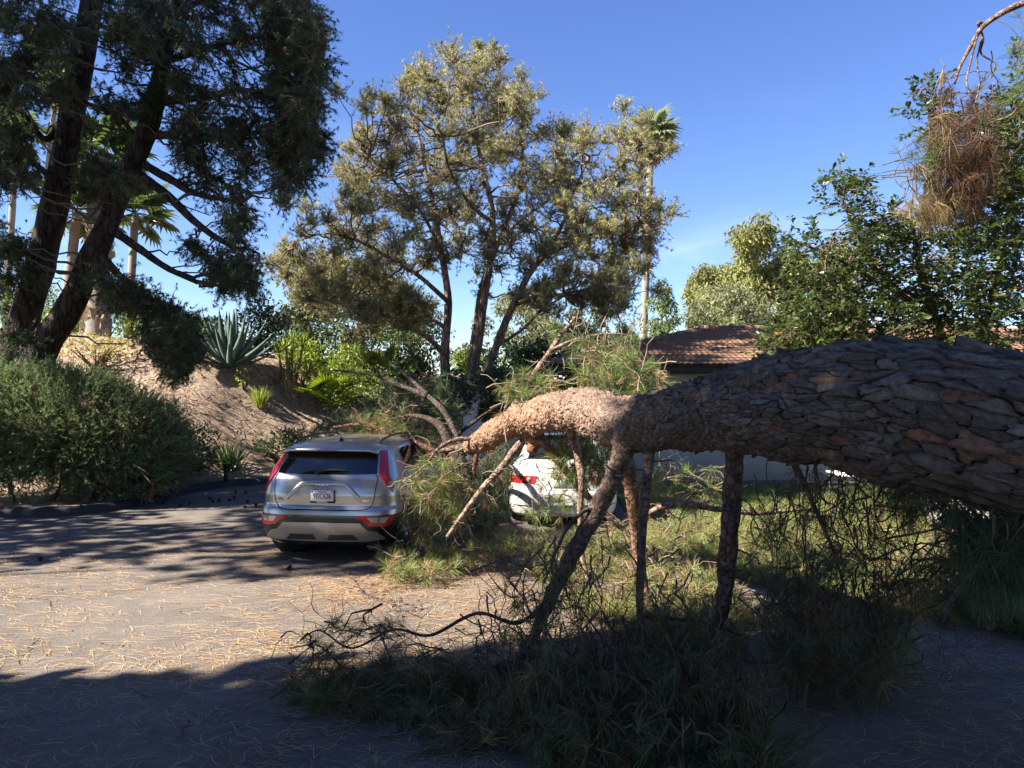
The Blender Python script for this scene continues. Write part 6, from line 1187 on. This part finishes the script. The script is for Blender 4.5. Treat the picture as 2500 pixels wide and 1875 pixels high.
# crumbs of broken asphalt along the crack, fallen bark flakes
def flakes(name, label, P, size, col, zf=0.):
    n = len(P); m = 6; th = np.linspace(0, 6.283, m, endpoint=False)[None]+gl.uniform(0, 1, (n, 1)); r = size*gl.uniform(.4, 1.2, (n, m)); h = size*gl.uniform(.2, .5, (n, 1))
    A = np.stack([P[:, :1]+r*np.cos(th), P[:, 1:2]+r*np.sin(th)*.8, np.full((n, m), zf+.001)], -1); T_ = A.copy(); T_[..., :2] = P[:, None]+(A[..., :2]-P[:, None])*.75; T_[..., 2] = zf+h
    V = np.concatenate([A, T_], 1).reshape(-1, 3); i = np.arange(n)[:, None, None]*2*m; j = np.arange(m)[None]; jn = (j+1) % m
    F = (np.stack([j, jn, jn+m, j+m], -1)+i).reshape(-1, 4); T6 = np.arange(m)[None]+m+np.arange(n)[:, None]*2*m
    o = Acc().add(V, [F, T6], np.array(col)).build(name, M['plate'], kind='stuff'); o['label'] = label
s = spline(np.array([G(845, 1395), G(870, 1425), G(890, 1452), G(935, 1470), G(1000, 1500)])[:, :], 40)
flakes('asphalt_crumbs', 'crumbled asphalt chips along the broken edge of the driveway', s[gl.integers(0, 40, 130), :2]+gl.normal(size=(130, 2))*.09+[.06, .03], .03, (.11, .10, .095))
flakes('bark_flakes', 'small bark flakes scattered below the trunk', np.vstack([gl.normal(size=(160, 2))*[.9, .8]+[.3, 7.9], gl.uniform(size=(90, 2))*[9, 5]+[-6.5, 5.5]]), .018, (.16, .085, .055))
# raised lip where the asphalt has broken
s3 = spline(np.array([np.append(G(843, 1390), .012), np.append(G(868, 1422), .02), np.append(G(892, 1456), .02), np.append(G(950, 1474), .014), np.append(G(1010, 1503), .006)]), 50); s3[:, :2] += gl.normal(size=(50, 2))*.008; s3[:, 2] = -.004
Acc().add(*tube(s3, 6, .2, 3)).build('asphalt_crack', M['kerb'], kind='structure')
# needles caught on the silver car's roof and tail
n_ = 150; xy = np.c_[gl.uniform(-.55, .62, n_), gl.uniform(.45, 2.1, n_)]; cs, sn = math.cos(SUV_YAW), math.sin(SUV_YAW); P2 = np.c_[SUV_POS[0]+xy[:, 0]*cs+xy[:, 1]*sn, SUV_POS[1]-xy[:, 0]*sn+xy[:, 1]*cs]
zr = np.interp(xy[:, 1], [.45, .6, .84, 1.12, 1.6, 2.1], [1.472, 1.492, 1.512, 1.528, 1.542, 1.525])-.06*np.abs(xy[:, 0])**3+.003
litter('roof_needles', 'fallen needles lying on the silver car roof', P2, lambda x, y: zr, 1, .15, .004, -.3, 1.2, LC)
# pine cones
def cone_mesh():
    a = Acc(); a.add(*lathe([(.001, -.045), (.022, -.035), (.028, -.01), (.02, .025), (.001, .045)], 8), np.array((.30, .2, .14)))
    for k in range(40):
        t = k/40; z = -.04+.08*t; r = .030*math.sin(math.pi*(t*.85+.12)); th = k*2.4; d = np.array([math.cos(th), math.sin(th), 0]); n_ = np.array([-d[1], d[0], 0]); b = d*r*.6+np.array([0, 0, z]); e = d*(r+.012)+np.array([0, 0, z+.012])
        a.add(np.array([b-n_*.008, b+n_*.008, e+n_*.007, e-n_*.007, d*(r+.010)+np.array([0, 0, z+.002])]), [np.array([(0, 1, 2, 3)]), np.array([(3, 2, 4)])], np.array((.42, .27, .18)))
    return a
cm = None
for q, (px, py) in enumerate([(98, 1370), (397, 1231), (463, 1233), (440, 1238), (512, 1220), (560, 1224), (572, 1219), (598, 1241), (604, 1228), (535, 1226), (520, 1228), (625, 1236), (706, 1392), (1290, 1355), (600, 1205), (575, 1205)]):
    b = G(px, py); s = 1.0
    if cm is None: cm = cone_mesh().build('pine_cone', M['twig']); c = cm
    else: c = cm.copy(); COL.objects.link(c)
    c.scale = (.8, .8, .8); c.location = (b[0], b[1], .03); c.rotation_euler = (1.2+.3*math.sin(q*3), .3*math.cos(q), q*1.7)
    lab = {0: 'dark pine cone alone on the sunlit asphalt at the far left', 12: 'pale pine cone on the asphalt in front of the silver car', 13: 'pine cone on the ground between the boughs below the white sedan'}.get(q, 'brown pine cone on the shaded asphalt along the kerb left of the silver car')
    tag(c, lab, 'cone', 'pine cones on the asphalt')
